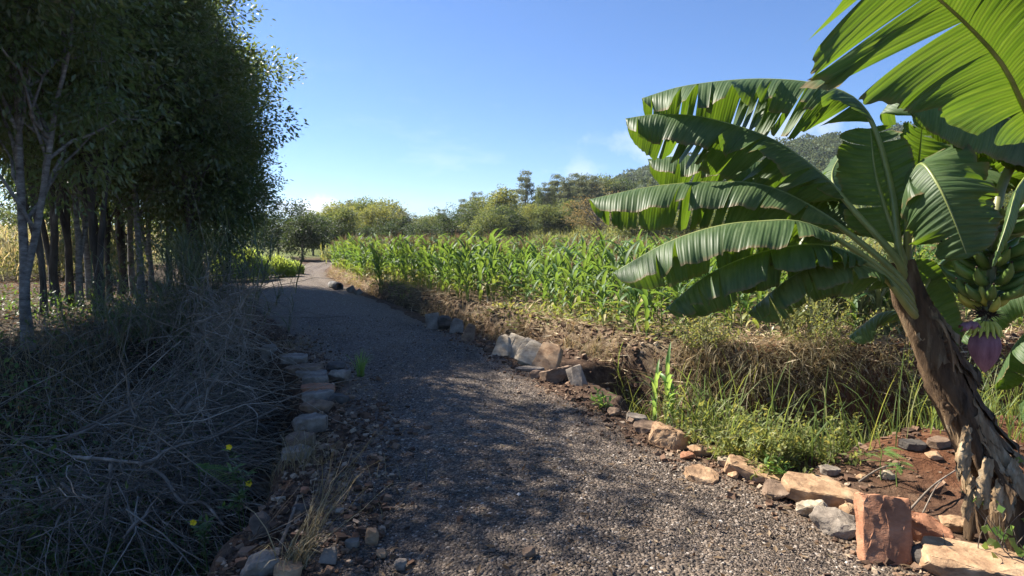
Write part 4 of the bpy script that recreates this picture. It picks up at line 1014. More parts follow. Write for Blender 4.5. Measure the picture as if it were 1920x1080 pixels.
def build_far_trees():
    G_ = 'trees beyond the maize field'
    # unit-ish prototypes, scaled to each tree
    protos = {
        'r1': (tree_geo(21, 10, .16, 1.2, 3.4, 150, 46, .30, .16, .58, limbs=16, k=6), 'broadleaf_tree'),
        'r2': (tree_geo(22, 10, .16, .6, 4.0, 170, 46, .30, .16, .56, limbs=16, k=6, squash=(1.1, .9)), 'broadleaf_tree'),
        'r3': (tree_geo(23, 10, .15, 1.5, 2.6, 120, 46, .29, .15, .52, limbs=14, k=6), 'broadleaf_tree'),
        'eu': (tree_geo(24, 10, .13, 2.8, 1.9, 85, 46, .30, .12, .30, shape='euc', limbs=40, k=6), 'eucalyptus_tree'),
        'eu2': (tree_geo(25, 10, .12, 1.6, 1.7, 115, 60, .30, .13, .34, shape='euc', limbs=40, k=6), 'eucalyptus_tree'),
        'co': (tree_geo(26, 10, .14, .8, 2.2, 170, 26, .32, .11, .36, shape='cone', limbs=30, k=6), 'conifer_tree'),
        'bu': (tree_geo(27, 10, .12, .2, 6.0, 160, 32, .50, .25, .95, limbs=10, k=5), 'bush'),
        'br': (tree_geo(28, 10, .22, 1.0, 5.6, 150, 34, .36, .14, .62, limbs=40, k=6, hole=.12, twl=1), 'broadleaf_tree'),
    }
    # kind, px, top py, Y, leaf, label, width factor
    T = [
     ('r2', 566, 398, 44, 'far_dark', 'dark tree at the bend of the track, right of the overhanging grove'),
     ('r1', 602, 412, 50, 'far_dark', 'dark green tree behind the lime grass, left of the yellowish ones'),
     ('r1', 628, 388, 60, 'far_yellow', 'yellow green tree, first of the tall ones right of the bend'),
     ('r3', 655, 382, 66, 'far_grey', 'grey green tree between two yellowish ones, over the left maize corner'),
     ('r1', 684, 380, 62, 'far_mid', 'tallest round tree over the left part of the maize'),
     ('r1', 727, 382, 62, 'far_yellow', 'tree with a yellow top standing over a dark round one'),
     ('r3', 690, 428, 50, 'far_dark', 'narrow dark tree in front of the tall round ones'),
     ('r2', 733, 416, 46, 'far_dark', 'dark dome-shaped tree right in front of the yellow-topped tree'),
     ('eu2', 778, 404, 85, 'far_grey', 'thin airy tree in the dip of the tree line'),
     ('r1', 800, 410, 80, 'far_grey', 'hazy grey green tree in the lowest part of the tree line'),
     ('eu', 826, 392, 85, 'far_grey', 'airy tree with a flat top right of the dip'),
     ('r2', 848, 398, 56, 'far_dark', 'dark low tree with a lumpy crown behind the maize'),
     ('eu2', 868, 374, 80, 'far_grey', 'slender airy tree, left of a pair'),
     ('eu', 893, 360, 78, 'far_grey', 'slender airy tree, right and taller of a pair'),
     ('r2', 884, 398, 54, 'far_dark', 'dark rounded tree left of the bright yellow green one'),
     ('r3', 938, 360, 58, 'far_yellow', 'bright yellow green tall tree in front of the tallest one'),
     ('r2', 962, 398, 54, 'far_dark', 'dark tree at the foot of the tallest one'),
     ('eu', 986, 320, 74, 'far_grey', 'tallest tree of the skyline, airy crown on a bare straight trunk'),
     ('eu2', 962, 356, 78, 'far_grey', 'airy tree close to the left of the tallest one'),
     ('co', 1010, 350, 72, 'far_mid', 'cone-shaped tree right of the tallest one'),
     ('eu2', 1043, 328, 82, 'far_grey', 'narrow grey tree, left of the tall three before the hill'),
     ('co', 1058, 336, 86, 'far_grey', 'narrow pointed tree in the middle of the tall three before the hill'),
     ('eu2', 1078, 326, 88, 'far_grey', 'broad grey tree, right of the tall three before the hill'),
     ('r1', 1098, 338, 95, 'far_grey', 'grey tree at the foot of the hill above the brown one'),
     ('r1', 1022, 390, 60, 'far_mid', 'mid green tree below the cone-shaped tree'),
     ('r2', 1052, 392, 60, 'far_mid', 'leafy tree in front of the tall grey three'),
     ('br', 1122, 368, 56, 'far_brown', 'wide brownish tree with visible dark boughs behind the longest banana leaf'),
     ('br', 1160, 378, 60, 'far_brown', 'brownish tree right beside the wide brown one'),
     ('bu', 1196, 408, 52, 'far_mid', 'round bush at the field end, left of the banana leaves'),
     ('bu', 1240, 404, 54, 'far_yellow', 'yellowish bush in the gap between two banana leaves'),
     ('bu', 1290, 398, 56, 'far_mid', 'green bush seen below the hanging leaf curtain'),
     ('bu', 1345, 402, 54, 'far_mid', 'bush behind the drooping grey green banana leaf'),
     ('r1', 1400, 372, 62, 'far_mid', 'tree behind the middle of the banana leaves'),
     ('bu', 1460, 398, 52, 'far_yellow', 'yellowish bush between the lower banana leaves'),
     ('bu', 1530, 396, 52, 'far_mid', 'green bush under the arching banana stalks'),
     ('r2', 1600, 380, 56, 'far_mid', 'tree behind the heart of the leaning banana plant'),
     ('bu', 1690, 392, 48, 'far_mid', 'bush behind the top of the leaning banana stem'),
     ('r1', 1790, 350, 50, 'far_mid', 'tree behind the upper fruit bunch'),
     ('r2', 1890, 360, 46, 'far_mid', 'tree behind the lower fruit bunch'),
     ('r2', 762, 412, 66, 'far_mid', 'mid green tree filling the dip right of the dark dome'),
     ('r1', 815, 408, 62, 'far_mid', 'low green tree in front of the airy flat-topped one'),
     ('r2', 790, 420, 52, 'far_dark', 'dark low tree close over the maize tops in the dip'),
     ('r1', 905, 378, 66, 'far_mid', 'green tree behind the left side of the bright yellow green one'),
     ('r2', 918, 394, 50, 'far_mid', 'bushy tree under the bright yellow green one'),
     ('r1', 585, 404, 58, 'far_mid', 'green tree in the second row just right of the bend'),
     ('r3', 642, 396, 52, 'far_mid', 'oval green tree in front of the grey green one by the maize corner'),
     ('r1', 706, 392, 58, 'far_yellow', 'yellowish tree squeezed between the tallest round one and the yellow-topped one'),
     ('r3', 752, 402, 60, 'far_grey', 'narrow grey green tree on the right shoulder of the yellow-topped one'),
     ('r3', 930, 392, 55, 'far_dark', 'oval dark tree left in front of the tallest one'),
     ('r1', 995, 388, 62, 'far_yellow', 'yellowish tree below the bare trunk of the tallest one'),
     ('r3', 1070, 380, 64, 'far_mid', 'oval green tree below the tall grey three'),
     ('eu', 1025, 342, 76, 'far_grey', 'slim grey tree just right of the cone-shaped one'),
     ('eu2', 1092, 330, 80, 'far_grey', 'grey tree right of the tall three, before the hill'),
     ('co', 1034, 350, 80, 'far_mid', 'dark pointed tree between the cone-shaped one and the tall three'),
     ('eu', 942, 366, 82, 'far_grey', 'airy tree rising behind the bright yellow green one'),
     ('eu2', 1112, 330, 92, 'far_grey', 'far grey tree above the wide brown one'),
     ('eu', 1062, 332, 78, 'far_grey', 'airy tree squeezed among the tall three before the hill'),
     ('r1', 1135, 338, 100, 'far_mid', 'green tree high on the hill foot above the wide brown one'),
     ('r1', 1175, 345, 98, 'far_dark', 'dark tree on the hill foot right above the brown ones'),
     ('r2', 10, 385, 38, 'far_mid', 'tree beyond the backlit meadow at the left rim of the view'),
     ('r1', 95, 398, 41, 'far_dark', 'tree beyond the meadow behind the pale forked tree'),
     ('r2', 180, 392, 43, 'far_mid', 'tree beyond the meadow glimpsed between the slim trunks'),
     ('r1', 265, 396, 42, 'far_dark', 'tree beyond the meadow right of the two thick trunks'),
     ('r2', 345, 392, 40, 'far_mid', 'tree beyond the meadow above the dark reeds'),
     ('r2', 520, 400, 46, 'far_dark', 'dark tree behind the lime grass left of the bend'),
     ('r1', 480, 405, 50, 'far_mid', 'tree glimpsed under the overhanging grove left of the bend'),
    ]
    first = {}; tops = {}
    g = rng(55)
    for kind, px, py, Y, leaf, lab in T:
        top = at(px, py, Y); x = float(top[0]); z0 = float(H(x, Y)) - .2
        hgt = max(1.5, float(top[2]) - z0); s = hgt / 9.9
        geo, nm = protos[kind]
        if kind not in tops: zz = np.concatenate(geo[1].V)[:, 2]; tops[kind] = float(np.percentile(zz, 99.7 if kind in ('eu', 'eu2', 'co') else 96.5))
        s = hgt / tops[kind]
        cat = 'bush' if nm == 'bush' else 'tree'
        loc = (x, Y, z0); rz = g.random() * 6.28
        if kind not in first:
            t = make_tree(nm, lab, cat, loc, geo, 'far_bark', leaf, G_, rz, s); first[kind] = t
        else:
            t = copy_tree(first[kind], lab, loc, rz, s, G_, leaf)
        q = 1.05 + .45 * max(0, min(1, (6 - hgt) / 4)); t.scale = (s * q, s * q, s)
        if kind == 'bu': t.scale = (s * 1.35, s * 1.35, s)
        if kind in ('eu', 'eu2', 'co'): t.scale = (s * .95, s * .95, s)
    # lone flat tree on the ridge
    top = at(1548, 258, 235); z0 = float(H(top[0], 235)) - .3
    t = copy_tree(first['r1'], 'lone broad tree on the hill ridge seen between banana leaves', (top[0], 235, z0), 1.0, (top[2] - z0) / 9.9, 'trees on the hill ridge', 'far_grey')
    for px, py in ((1336, 322), (1343, 322)):
        pass
    for px, py, lab in ((1138, 328, 'left of two tiny narrow trees on the hill shoulder'), (1143, 327, 'right of two tiny narrow trees on the hill shoulder')):
        top = at(px, py, 215); z0 = float(H(top[0], 215)) - .3; hh = max(top[2] - z0, 6)
        t = copy_tree(first['co'], lab, (top[0], 215, z0), 0, hh / 9.9, 'trees on the hill ridge', 'far_dark'); t.scale = (hh / 9.9 * .35, hh / 9.9 * .35, hh / 9.9)

def build_hill_wood():
    g = rng(8); mb = MB()
    n = 2100
    y = 86 + 199 * g.random(n) ** .8; x = -14 + g.random(n) * (14 + y * .95)
    z = H(x, y); hh = g.uniform(3.5, 7.5, n) * (1 + .2 * (g.random(n) < .15))
    hh *= .6 + .4 * sstep(-10, 30, x)
    m = 150; ci = np.repeat(np.arange(n), m); N = n * m
    d = nrm(g.normal(size=(N, 3))); d[:, 2] = np.abs(d[:, 2]) * 1.0 - .15
    rad = (hh * g.uniform(.38, .62, n))[ci] * g.uniform(.72, 1.06, N)
    p = np.stack([x[ci], y[ci], z[ci] + hh[ci] * .45], -1) + d * np.stack([rad, rad, hh[ci] * .55], -1)
    L = g.uniform(.5, 1.1, N)
    leaf_quads(mb, p - d * .3, d * .5 + g.normal(0, .7, (N, 3)), d + g.normal(0, .35, (N, 3)), L, L * .8, 0, np.clip(g.random(n)[ci] * .75 + g.normal(0, .12, N) + .1, 0, 1))
    tag(mb.build('hill_wood', MAT['hillwood'], smooth=False), kind='stuff')
# ================================================================== MAIZE
def maize_geo(seed, h, nl, tassel=True, lw=.074, k=7, young=False):
    """stalk, leaves and tassel of one plant"""
    g = rng(seed); st, lv, ts = MB(), MB(), MB()
    n = 6; t = np.linspace(0, 1, n)
    ln = g.normal(0, .05, 2)
    P = np.stack([ln[0] * t ** 2 * h, ln[1] * t ** 2 * h, t * h * .86], -1)
    add_tube(st, P, .013 * (1 - .6 * t), 5, 0, g.random())
    a0 = g.random() * PI
    for i in range(nl):
        f = .10 + .80 * i / max(nl - 1, 1)
        b = np.array([np.interp(f, t, P[:, c]) for c in range(3)])
        az = a0 + (i % 2) * PI + g.normal(0, .35)
        L = h * g.uniform(.34, .52) * (1.1 - .45 * abs(f - .45)); bend = g.uniform(.8, 2.3) * (1.15 - .5 * f)
        u = np.linspace(0, 1, k + 1)
        ang = .25 + bend * u ** 1.25
        hx = np.concatenate([[0], np.cumsum(np.sin(ang[1:]))]) / k * L; hz = np.concatenate([[0], np.cumsum(np.cos(ang[1:]))]) / k * L
        e = np.array([math.cos(az), math.sin(az), 0]); s = np.array([-math.sin(az), math.cos(az), 0])
        tw = g.normal(0, .5) * u
        C = b + e * hx[:, None] + np.array([0, 0, 1]) * hz[:, None]
        w = lw * g.uniform(.8, 1.15) * np.interp(u, [0, .12, .4, .8, 1], [.45, .85, 1, .55, .04]) * .5 * (h / 1.15) ** .5
        sd = s[None] * np.cos(tw)[:, None] + np.array([0, 0, 1])[None] * np.sin(tw)[:, None]
        up = np.stack([-np.cos(ang) * e[0] * 1, -np.cos(ang) * e[1], np.sin(ang)], -1)
        V = np.stack([C - sd * w[:, None] + up * w[:, None] * .45, C, C + sd * w[:, None] + up * w[:, None] * .45], 1)
        j = np.arange(k)[:, None] * 3; q = np.arange(2)[None]
        F = np.stack([j + q, j + q + 1, j + q + 4, j + q + 3], -1).reshape(-1, 4)
        lv.add(V.reshape(-1, 3), F, 0, None, np.clip(g.normal(.45, .22) + (.5 if i == 0 else .22 if i == 1 else 0), 0, 1))
    if tassel:
        m = 9; p = np.repeat(P[-1:], m, 0); p[:, 2] += np.linspace(-.02, .04, m)
        d = np.stack([g.normal(0, .33, m), g.normal(0, .33, m), np.ones(m)], -1)
        twigs(ts, p, d, g.uniform(.13, .24, m) * h, .0055, .25, 4, seed, droop=.15)
    return st, lv, ts

def build_maize():
    g = rng(31)
    protos = []
    for i in range(8):
        tas = i >= 4
        st, lv, ts = maize_geo(100 + i, 1.15, [8, 9, 9, 10, 10, 11, 11, 10][i], tas)
        root = bpy.data.objects.new('maize_plant', None)
        parts = [('stalk', st.mesh('maize_stalk', MAT['maize_stalk'])), ('foliage', lv.mesh('maize_foliage', MAT['maize']))]
        if tas: parts.append(('tassel', ts.mesh('maize_tassel', MAT['tassel'])))
        protos.append(parts)
    lows = []
    for i in range(6):
        mb_ = MB(); st, lv, ts = maize_geo(200 + i, 1.15, 9, True, k=4)
        V0, F0 = [], []
        lows.append((st, lv, ts))
    # planting positions, rows running away from the viewer to the left
    dirv = np.array([-.40, 1.0]); dirv /= np.linalg.norm(dirv); perp = np.array([dirv[1], -dirv[0]])
    A, B = np.meshgrid(np.arange(-22, 70) * .74, np.arange(-10, 210) * .24)
    A = A.ravel() + g.normal(0, .05, A.size); B = B.ravel() + g.normal(0, .05, B.size)
    x = .3 + A * perp[0] + B * dirv[0]; y = 8 + A * perp[1] + B * dirv[1]
    fd = fdist(x, y)
    ymax = np.interp(x, [-10, -8, -3, 4, 14, 40], [30, 33, 38, 41, 44, 60])
    keep = (fd > np.where(x < .2, .16, .35) + .3 * fbm(x, y, .9, 51, 2)) & (y < ymax) & (np.abs(x) < .86 * y + 1.5) & (g.random(len(x)) > .06)
    keep &= ~((x > 2.2) & (fd < 1.6) & (g.random(len(x)) < .55))
    x, y, fd = x[keep], y[keep], fd[keep]
    h = (.86 + .30 * sstep(.5, 2.6, fd)) * np.where(x < 0, 1 + .18 * (1 - sstep(-3, 0, x)) * (1 - sstep(2, 6, fd)), 1) * g.normal(1, .09, len(x))
    h = np.where((x < -.2) & (fd < 4), 1.25 * g.normal(1, .07, len(x)), h)
    z = H(x, y) - .02
    order = np.argsort(y + .15 * np.abs(x))
    near = order[:300]; rest = order[300:]
    def label_for(i):
        f = fd[i]
        if f < 1.15 and x[i] > 2.2: return 'short maize plant on the littered bank edge under the banana leaves', 'maize plants on the bank edge'
        if f < 1.15 and x[i] > -1.2: return 'short bright maize plant in the front row, in full sun', 'front row maize plants in sun'
        if f < 1.3: return 'tall dark green maize plant on the shaded field edge along the track', 'maize plants along the shaded edge'
        if h[i] < .95: return 'knee-high maize plant inside the sunlit field', 'short maize plants inside the field'
        return 'waist-high green maize plant in the rows of the sunlit field', 'maize plants in the field rows'
    for i in near:
        pi = int(g.integers(0, 4)) if (h[i] < .9) else int(g.integers(0, 8))
        lab, grp = label_for(i)
        o = thing('maize_plant', lab, 'maize plant', (x[i], y[i], z[i]), grp)
        for nm, me in protos[pi]:
            link(nm, me, o)
        o.rotation_euler[2] = g.random() * 6.28; s = h[i] / 1.15
        o.scale = (s ** .7, s ** .7, s)
    mb = MB()
    for li, (st, lv, ts) in enumerate(lows):
        idx = rest[li::6]; n = len(idx)
        a = g.random(n) * 6.28; s = h[idx] / 1.15
        for part, mi in ((st, 1), (lv, 0), (ts, 2)):
            V = np.concatenate(part.V); C = np.concatenate(part.C)
            X = V[None] * np.stack([s ** .7, s ** .7, s], -1)[:, None]
            xr = X[..., 0] * np.cos(a)[:, None] - X[..., 1] * np.sin(a)[:, None]; yr = X[..., 0] * np.sin(a)[:, None] + X[..., 1] * np.cos(a)[:, None]
            W = np.stack([xr + x[idx][:, None], yr + y[idx][:, None], X[..., 2] + z[idx][:, None]], -1).reshape(-1, 3)
            off = (np.arange(n) * len(V))[:, None, None]
            C2 = np.clip(np.tile(C, n) + np.repeat(g.normal(0, .08, n), len(V)), 0, 1)
            for k in (3, 4):
                Fs = [f for f in part.F if f.shape[1] == k]
                if Fs:
                    F = (np.concatenate(Fs)[None] + off).reshape(-1, k); mb.add(W, F, mi, None, C2)
    o = mb.build('maize_field', [MAT['maize'], MAT['maize_stalk'], MAT['tassel']]); tag(o, 'green maize crop filling the back of the field', 'maize', None, 'stuff')

# ================================================================== RIGHT BANK AND DITCH
def scatter_poly(n, x0, x1, y0, y1, f, seed):
    g = rng(seed); x = g.uniform(x0, x1, n); y = g.uniform(y0, y1, n); k = f(x, y, g.random(n)); x, y = x[k], y[k]
    return np.stack([x, y, H(x, y)], -1), g

def single_weed(name, label, px, py, hpx, mat, seed, kind, cat='weed', group=None):
    p = gp(px, py); hh = hpx * p[1] / 1200.; g = rng(seed)
    t = thing(name, label, cat, p, group); st, lv = MB(), MB()
    if kind == 'cane':
        for (dx, dy, f) in ((.0, 0, 1.0), (-.10, .03, .82), (.035, -.02, .66)):
            s_, l_, _ = maize_geo(seed + int(f * 100), hh * f, 11, False, .055, 8)
            for src, dst in ((s_, st), (l_, lv)):
                V = np.concatenate(src.V); V = V * np.array([.85, .85, 1.0]) + np.array([dx, dy, 0]); c = np.concatenate(src.C)
                for f_ in src.F: dst.add(V, f_, 0, None, c)
    elif kind == 'leafy':
        n = 7
        b = np.stack([g.normal(0, .02, n), g.normal(0, .02, n), np.zeros(n)], -1)
        d = np.stack([g.normal(0, .5, n), g.normal(0, .5, n), np.ones(n)], -1)
        e = twigs(st, b, d, hh * g.uniform(.5, .9, n), .004, .3, 5, seed)
        m = 10; q = np.repeat(np.arange(n), m); f = g.uniform(.3, 1.05, n * m)[:, None]
        pp = b[q] + (e[q] - b[q]) * f
        leaf_quads(lv, pp, np.stack([g.normal(0, .8, n * m), g.normal(0, .8, n * m), g.uniform(-.15, .7, n * m)], -1), np.stack([g.normal(0, .3, n * m), g.normal(0, .3, n * m), 1 + 0 * f[:, 0]], -1), hh * g.uniform(.3, .5, n * m), hh * g.uniform(.09, .14, n * m))
    elif kind == 'feather':
        add_tube(st, np.array([[0, 0, 0], [-.01, 0, hh * .5], [.0, 0, hh]]), [.004, .003, .002], 5)
        for q in range(9):
            a = g.random() * 6.28; L = hh * g.uniform(.45, .7); z0 = hh * g.uniform(.55, 1.0)
            u = np.linspace(.12, 1, 14); c = np.stack([np.cos(a) * u * L, np.sin(a) * u * L, z0 + .25 * L * u - .35 * L * u * u], -1)
            add_tube(st, c[::4], .0012, 3)
            sd = np.array([-math.sin(a), math.cos(a), .1])
            for sg in (1, -1):
                leaf_quads(lv, c, np.tile(sd * sg, (14, 1)) + np.array([math.cos(a), math.sin(a), 0]) * .3, np.tile([0, 0, 1.], (14, 1)), L * .17 * np.sin(u * 2.7 + .3), L * .055)
    elif kind == 'tuft':
        n = 70
        b = np.stack([g.normal(0, .025, n), g.normal(0, .02, n), np.zeros(n)], -1)
        blades(lv, b, hh * g.uniform(.5, 1.15, n), .007, g.uniform(.1, 1.1, n), seed=seed, k=5)
        add_tube(st, np.array([[0, 0, -.02], [0.005, 0, .05]]), [.012, .004], 5)
    elif kind == 'flower':
        n = 5
        b = np.stack([g.normal(0, .012, n), g.normal(0, .012, n), np.zeros(n)], -1)
        d = np.stack([g.normal(.1, .5, n), g.normal(-.1, .5, n), np.ones(n)], -1)
        e = twigs(st, b, d, hh * g.uniform(.6, 1.1, n), .003, .3, 5, seed)
        m = 9; q = np.repeat(np.arange(n), m); f = g.uniform(.35, 1.0, n * m)[:, None]
        leaf_quads(lv, b[q] + (e[q] - b[q]) * f, np.stack([g.normal(0, .8, n * m), g.normal(0, .8, n * m), g.uniform(0, .6, n * m)], -1), np.stack([g.normal(0, .3, n * m), g.normal(0, .3, n * m), 1 + 0 * f[:, 0]], -1), hh * g.uniform(.22, .36, n * m), hh * .1)
        fl = MB(); c = e[0] + np.array([0, -.01, .012])
        for q in range(5):
            a = q * 2 * PI / 5; dd = np.array([math.cos(a), -.45, math.sin(a) * .8])
            leaf_quads(fl, c[None], dd[None], np.array([[.1, -1, .4]]), .026, .030)
        fl.build('flower', MAT['petal'], t)
    st.build('stem', MAT['maize_stalk' if kind != 'flower' else 'understory'], t); lv.build('foliage', MAT[mat], t)
    return t

def build_right_bank():
    # grass of the ditch
    mb = MB()
    p, g = scatter_poly(15000, .4, 9, 4.3, 9.2, lambda x, y, r: (ddist(x, y) < .95) & (fdist(x, y) < -.05) & (x > 1.35) & (path_in(x, y) < -.22) & (r < .25 + .9 * (fbm(x, y, 1.4, 61, 2) + .45)), 61)
    n = len(p); blades(mb, p, g.uniform(.25, .8, n), g.uniform(.006, .013, n), g.uniform(.2, 1.9, n), seed=62, k=5)
    tag(mb.build('ditch_grass', MAT['ditchgrass'], smooth=False), kind='stuff')
    # dry grass hanging down the bank and standing on its crest
    mb = MB()
    n = 5200; g = rng(63)
    x = g.uniform(-8.2, 5.2, n); x = np.concatenate([x, g.uniform(1.0, 3.8, 2200)]); n = len(x)
    y = np.interp(x, _fx, _fy) + np.abs(g.normal(.02, .22, n)) - .12
    p = np.stack([x, y, H(x, y) - .01], -1)
    cl = fbm(x, y * .3, 2.4, 64, 2); k = cl + g.normal(0, .10, n) > .04; p = p[k]; n = len(p)
    blades(mb, p, g.uniform(.18, .62, n), g.uniform(.004, .009, n), g.uniform(1.2, 3.4, n), az=-PI / 2 + g.normal(0, 1.0, n), seed=65, k=6, stiff=-.5)
    tag(mb.build('hanging_dry_grass', MAT['drygrass'], smooth=False), kind='stuff')
    # straw and trash on the field edge
    mb = MB(); n = 21000
    x = g.uniform(-8.2, 9, n); y = np.interp(x, _fx, _fy) + np.abs(g.normal(0, 1.1, n)) - .25
    k = fbm(x, y, 1.5, 66, 3) + g.normal(0, .12, n) > -.14; x, y = x[k], y[k]; n = len(x)
    p = np.stack([x, y, H(x, y) + g.uniform(.0, .035, n)], -1)
    d = np.stack([g.normal(size=n), g.normal(size=n), g.normal(.05, .18, n)], -1)
    leaf_quads(mb, p, d, np.stack([g.normal(0, .4, n), g.normal(0, .4, n), np.ones(n)], -1), g.uniform(.06, .34, n), g.uniform(.006, .026, n))
    tag(mb.build('straw_litter', MAT['straw'], smooth=False), kind='stuff')
    # low green weeds between the maize
    mb = MB(); n = 26000
    x = g.uniform(-7, 16, n); y = np.interp(x, _fx, _fy) + .25 + 6 * g.random(n) ** 1.3
    k = (fbm(x, y, .8, 67, 3) + g.normal(0, .1, n) > np.where(x > 2.2, .10, -.02)); x, y = x[k], y[k]; n = len(x)
    p = np.stack([x, y, H(x, y) + g.uniform(0, .10, n)], -1)
    leaf_quads(mb, p, np.stack([g.normal(size=n), g.normal(size=n), g.uniform(-.2, .9, n)], -1), np.stack([g.normal(0, .4, n), g.normal(0, .4, n), np.ones(n)], -1), g.uniform(.05, .13, n), g.uniform(.025, .06, n))
    tag(mb.build('field_weeds', MAT['weed'], smooth=False), kind='stuff')
    # leafy yellow green weeds below the bank (countable bushes)
    spots = [(1610, 730, 95, 'bushy yellow green weed under the arching reeds'), (1545, 775, 80, 'yellow green weed low on the bank, left of the taller bushy one'), (1690, 745, 85, 'yellow green weed against the banana stem'),
             (1640, 800, 70, 'pale weed at the mound rim beside the banana stem'), (1450, 815, 70, 'loose weed in the ditch below the red bank scar'), (1380, 790, 75, 'grassy weed in the middle of the ditch'), (1570, 830, 55, 'small weed spilling to the red mound'), (1715, 690, 70, 'weed half hidden behind the banana stem'), (1420, 862, 55, 'low weed right behind the large smooth slab'), (1490, 862, 50, 'low weed behind the rounded brown boulder'), (1340, 828, 60, 'weed behind the long low cream stone'), (1320, 775, 70, 'weed under the overhanging dry grass, right of the cane plant'), (1500, 800, 80, 'tall weed in the deepest part of the ditch')]
    for i, (px, py, hp, lab) in enumerate(spots):
        p = gp(px, py); h = hp * p[1] / 1200. * (1.95 if px > 1430 else 1.5); g = rng(300 + i)
        t = thing('weed_bush', lab, 'weed', p - np.array([0, 0, .03]), 'weeds growing in the ditch'); st, lv = MB(), MB(); n = 46
        b = np.stack([g.normal(0, .15, n), g.normal(0, .13, n), np.zeros(n)], -1); d = np.stack([g.normal(0, .55, n), g.normal(-.1, .5, n), np.ones(n)], -1)
        L = h * g.uniform(.5, 1.15, n); e = twigs(st, b, d, L, .003, .35, 5, 310 + i, droop=.12)
        m = 36; q = np.repeat(np.arange(n), m); f = g.uniform(.2, 1.05, n * m)[:, None]; N = n * m
        leaf_quads(lv, b[q] + (e[q] - b[q]) * f + g.normal(0, .018, (N, 3)), g.normal(0, .8, (N, 3)) + np.array([0, 0, .2]), g.normal(0, .45, (N, 3)) + np.array([0, 0, 1]), g.uniform(.028, .06, N), g.uniform(.013, .026, N))
        st.build('stem', MAT['stick'], t); lv.build('foliage', MAT['weed'], t, smooth=False)
    # reeds arching over the bank near the banana stem
    for i, (px, py, hp, n, lab) in enumerate([(1545, 668, 175, 190, 'arching reed clump with long pale leaves left of the banana stem'), (1615, 690, 150, 170, 'denser reed clump close behind the banana stem'), (1510, 645, 90, 60, 'thin reed tuft on the bank left of the arching clump'), (1700, 655, 120, 80, 'reed clump showing between the banana stem and the flower bud')]):
        p = gp(px, py); p[1] += .3; p[2] = float(H(p[0], p[1])); h = hp * p[1] / 1200.; g = rng(330 + i)
        t = thing('reed_clump', lab, 'reed', p, 'reeds on the bank'); lv, st = MB(), MB()
        m = 12; b = np.stack([g.normal(0, .16, m), g.normal(0, .12, m), np.zeros(m)], -1)
        e = twigs(st, b, np.stack([g.normal(0, .25, m), g.normal(-.1, .2, m), np.ones(m)], -1), h * g.uniform(.6, 1, m), .006, .2, 4, 340 + i)
        q = g.integers(0, m, n * 2); f = g.uniform(.05, 1, n * 2)[:, None]
        blades(lv, b[q] + (e[q] - b[q]) * f, h * g.uniform(.45, .85, n * 2), g.uniform(.026, .046, n * 2), g.uniform(1.2, 2.6, n * 2), seed=350 + i, k=6)
        st.build('stem', MAT['maize_stalk'], t); lv.build('foliage', MAT['reed'], t)
    single_weed('cane_plant', 'tall bright green cane plant growing at the ditch lip above the tan blocks', 1251, 806, 146, 'freshweed', 5, 'cane', 'cane plant')
    single_weed('maize_plant', 'lone thin maize plant leaning on the dry bank above the cane plant', 1300, 690, 110, 'maize', 6, 'cane', 'maize plant')
    single_weed('leafy_weed', 'small green weed with pointed leaves at the rubble edge left of the cane plant', 1137, 764, 46, 'freshweed', 7, 'leafy')
    single_weed('leafy_weed', 'pale small-leaved weed beside the end of the large smooth slab', 1462, 898, 50, 'freshweed', 8, 'leafy')
    single_weed('feathery_seedling', 'feathery seedling with red stem on the red mound, left of two', 1652, 900, 62, 'freshweed', 9, 'feather', 'seedling')
    single_weed('feathery_seedling', 'smaller feathery seedling right of the red-stemmed one', 1682, 912, 50, 'freshweed', 10, 'feather', 'seedling')
    single_weed('grass_tuft', 'grassy tuft with long blades at the mound rim left of the banana stem', 1680, 802, 95, 'ditchgrass', 12, 'tuft', 'grass tuft')
    single_weed('grass_tuft', 'slender upright grass tuft on the left edge of the track', 677, 706, 52, 'freshweed', 11, 'tuft', 'grass tuft')
    # sticks by the mound
    for i, (a, b, r, lab) in enumerate([((1610, 912), (1688, 893), .007, 'crooked stick lying along the back of the wide orange slab'), ((1696, 976), (1790, 905), .008, 'straight dry stick leaning up to the banana stem'), ((1728, 975), (1772, 915), .005, 'thin dry stick crossing the straight one')]):
        A, B = gp(*a), gp(*b); A[2] += .03; B[2] += .08
        mid = (A + B) / 2 + np.array([0, 0, .03]); mb = MB(); add_tube(mb, bez([A, mid, B], 9) - A, np.linspace(r, r * .5, 9), 6)
        o = mb.build('stick', MAT['stick'], None, loc=A); tag(o, lab, 'stick', 'sticks by the red mound')
    # concrete pipe in the far bank
    p = gp(634, 544); s = p[1] / 1200.
    ro, ri, Ln = 8 * s, 6.2 * s, 1.0; k = 20; a = np.arange(k) * 2 * PI / k; mb = MB()
    prof = [(0, ri), (0, ro), (Ln, ro), (Ln, ri)]
    V = np.array([[np.cos(q) * r, y, np.sin(q) * r] for y, r in prof for q in a]); F = []
    for e in range(4):
        for q in range(k): F.append((e * k + q, e * k + (q + 1) % k, ((e + 1) % 4) * k + (q + 1) % k, ((e + 1) % 4) * k + q))
    mb.add(V, F); o = mb.build('concrete_pipe', MAT['concrete'], None, loc=p + np.array([0, .15, ro * .7])); o.rotation_euler[2] = .5
    tag(o, 'short round concrete drain pipe at the far end of the shaded bank', 'pipe')

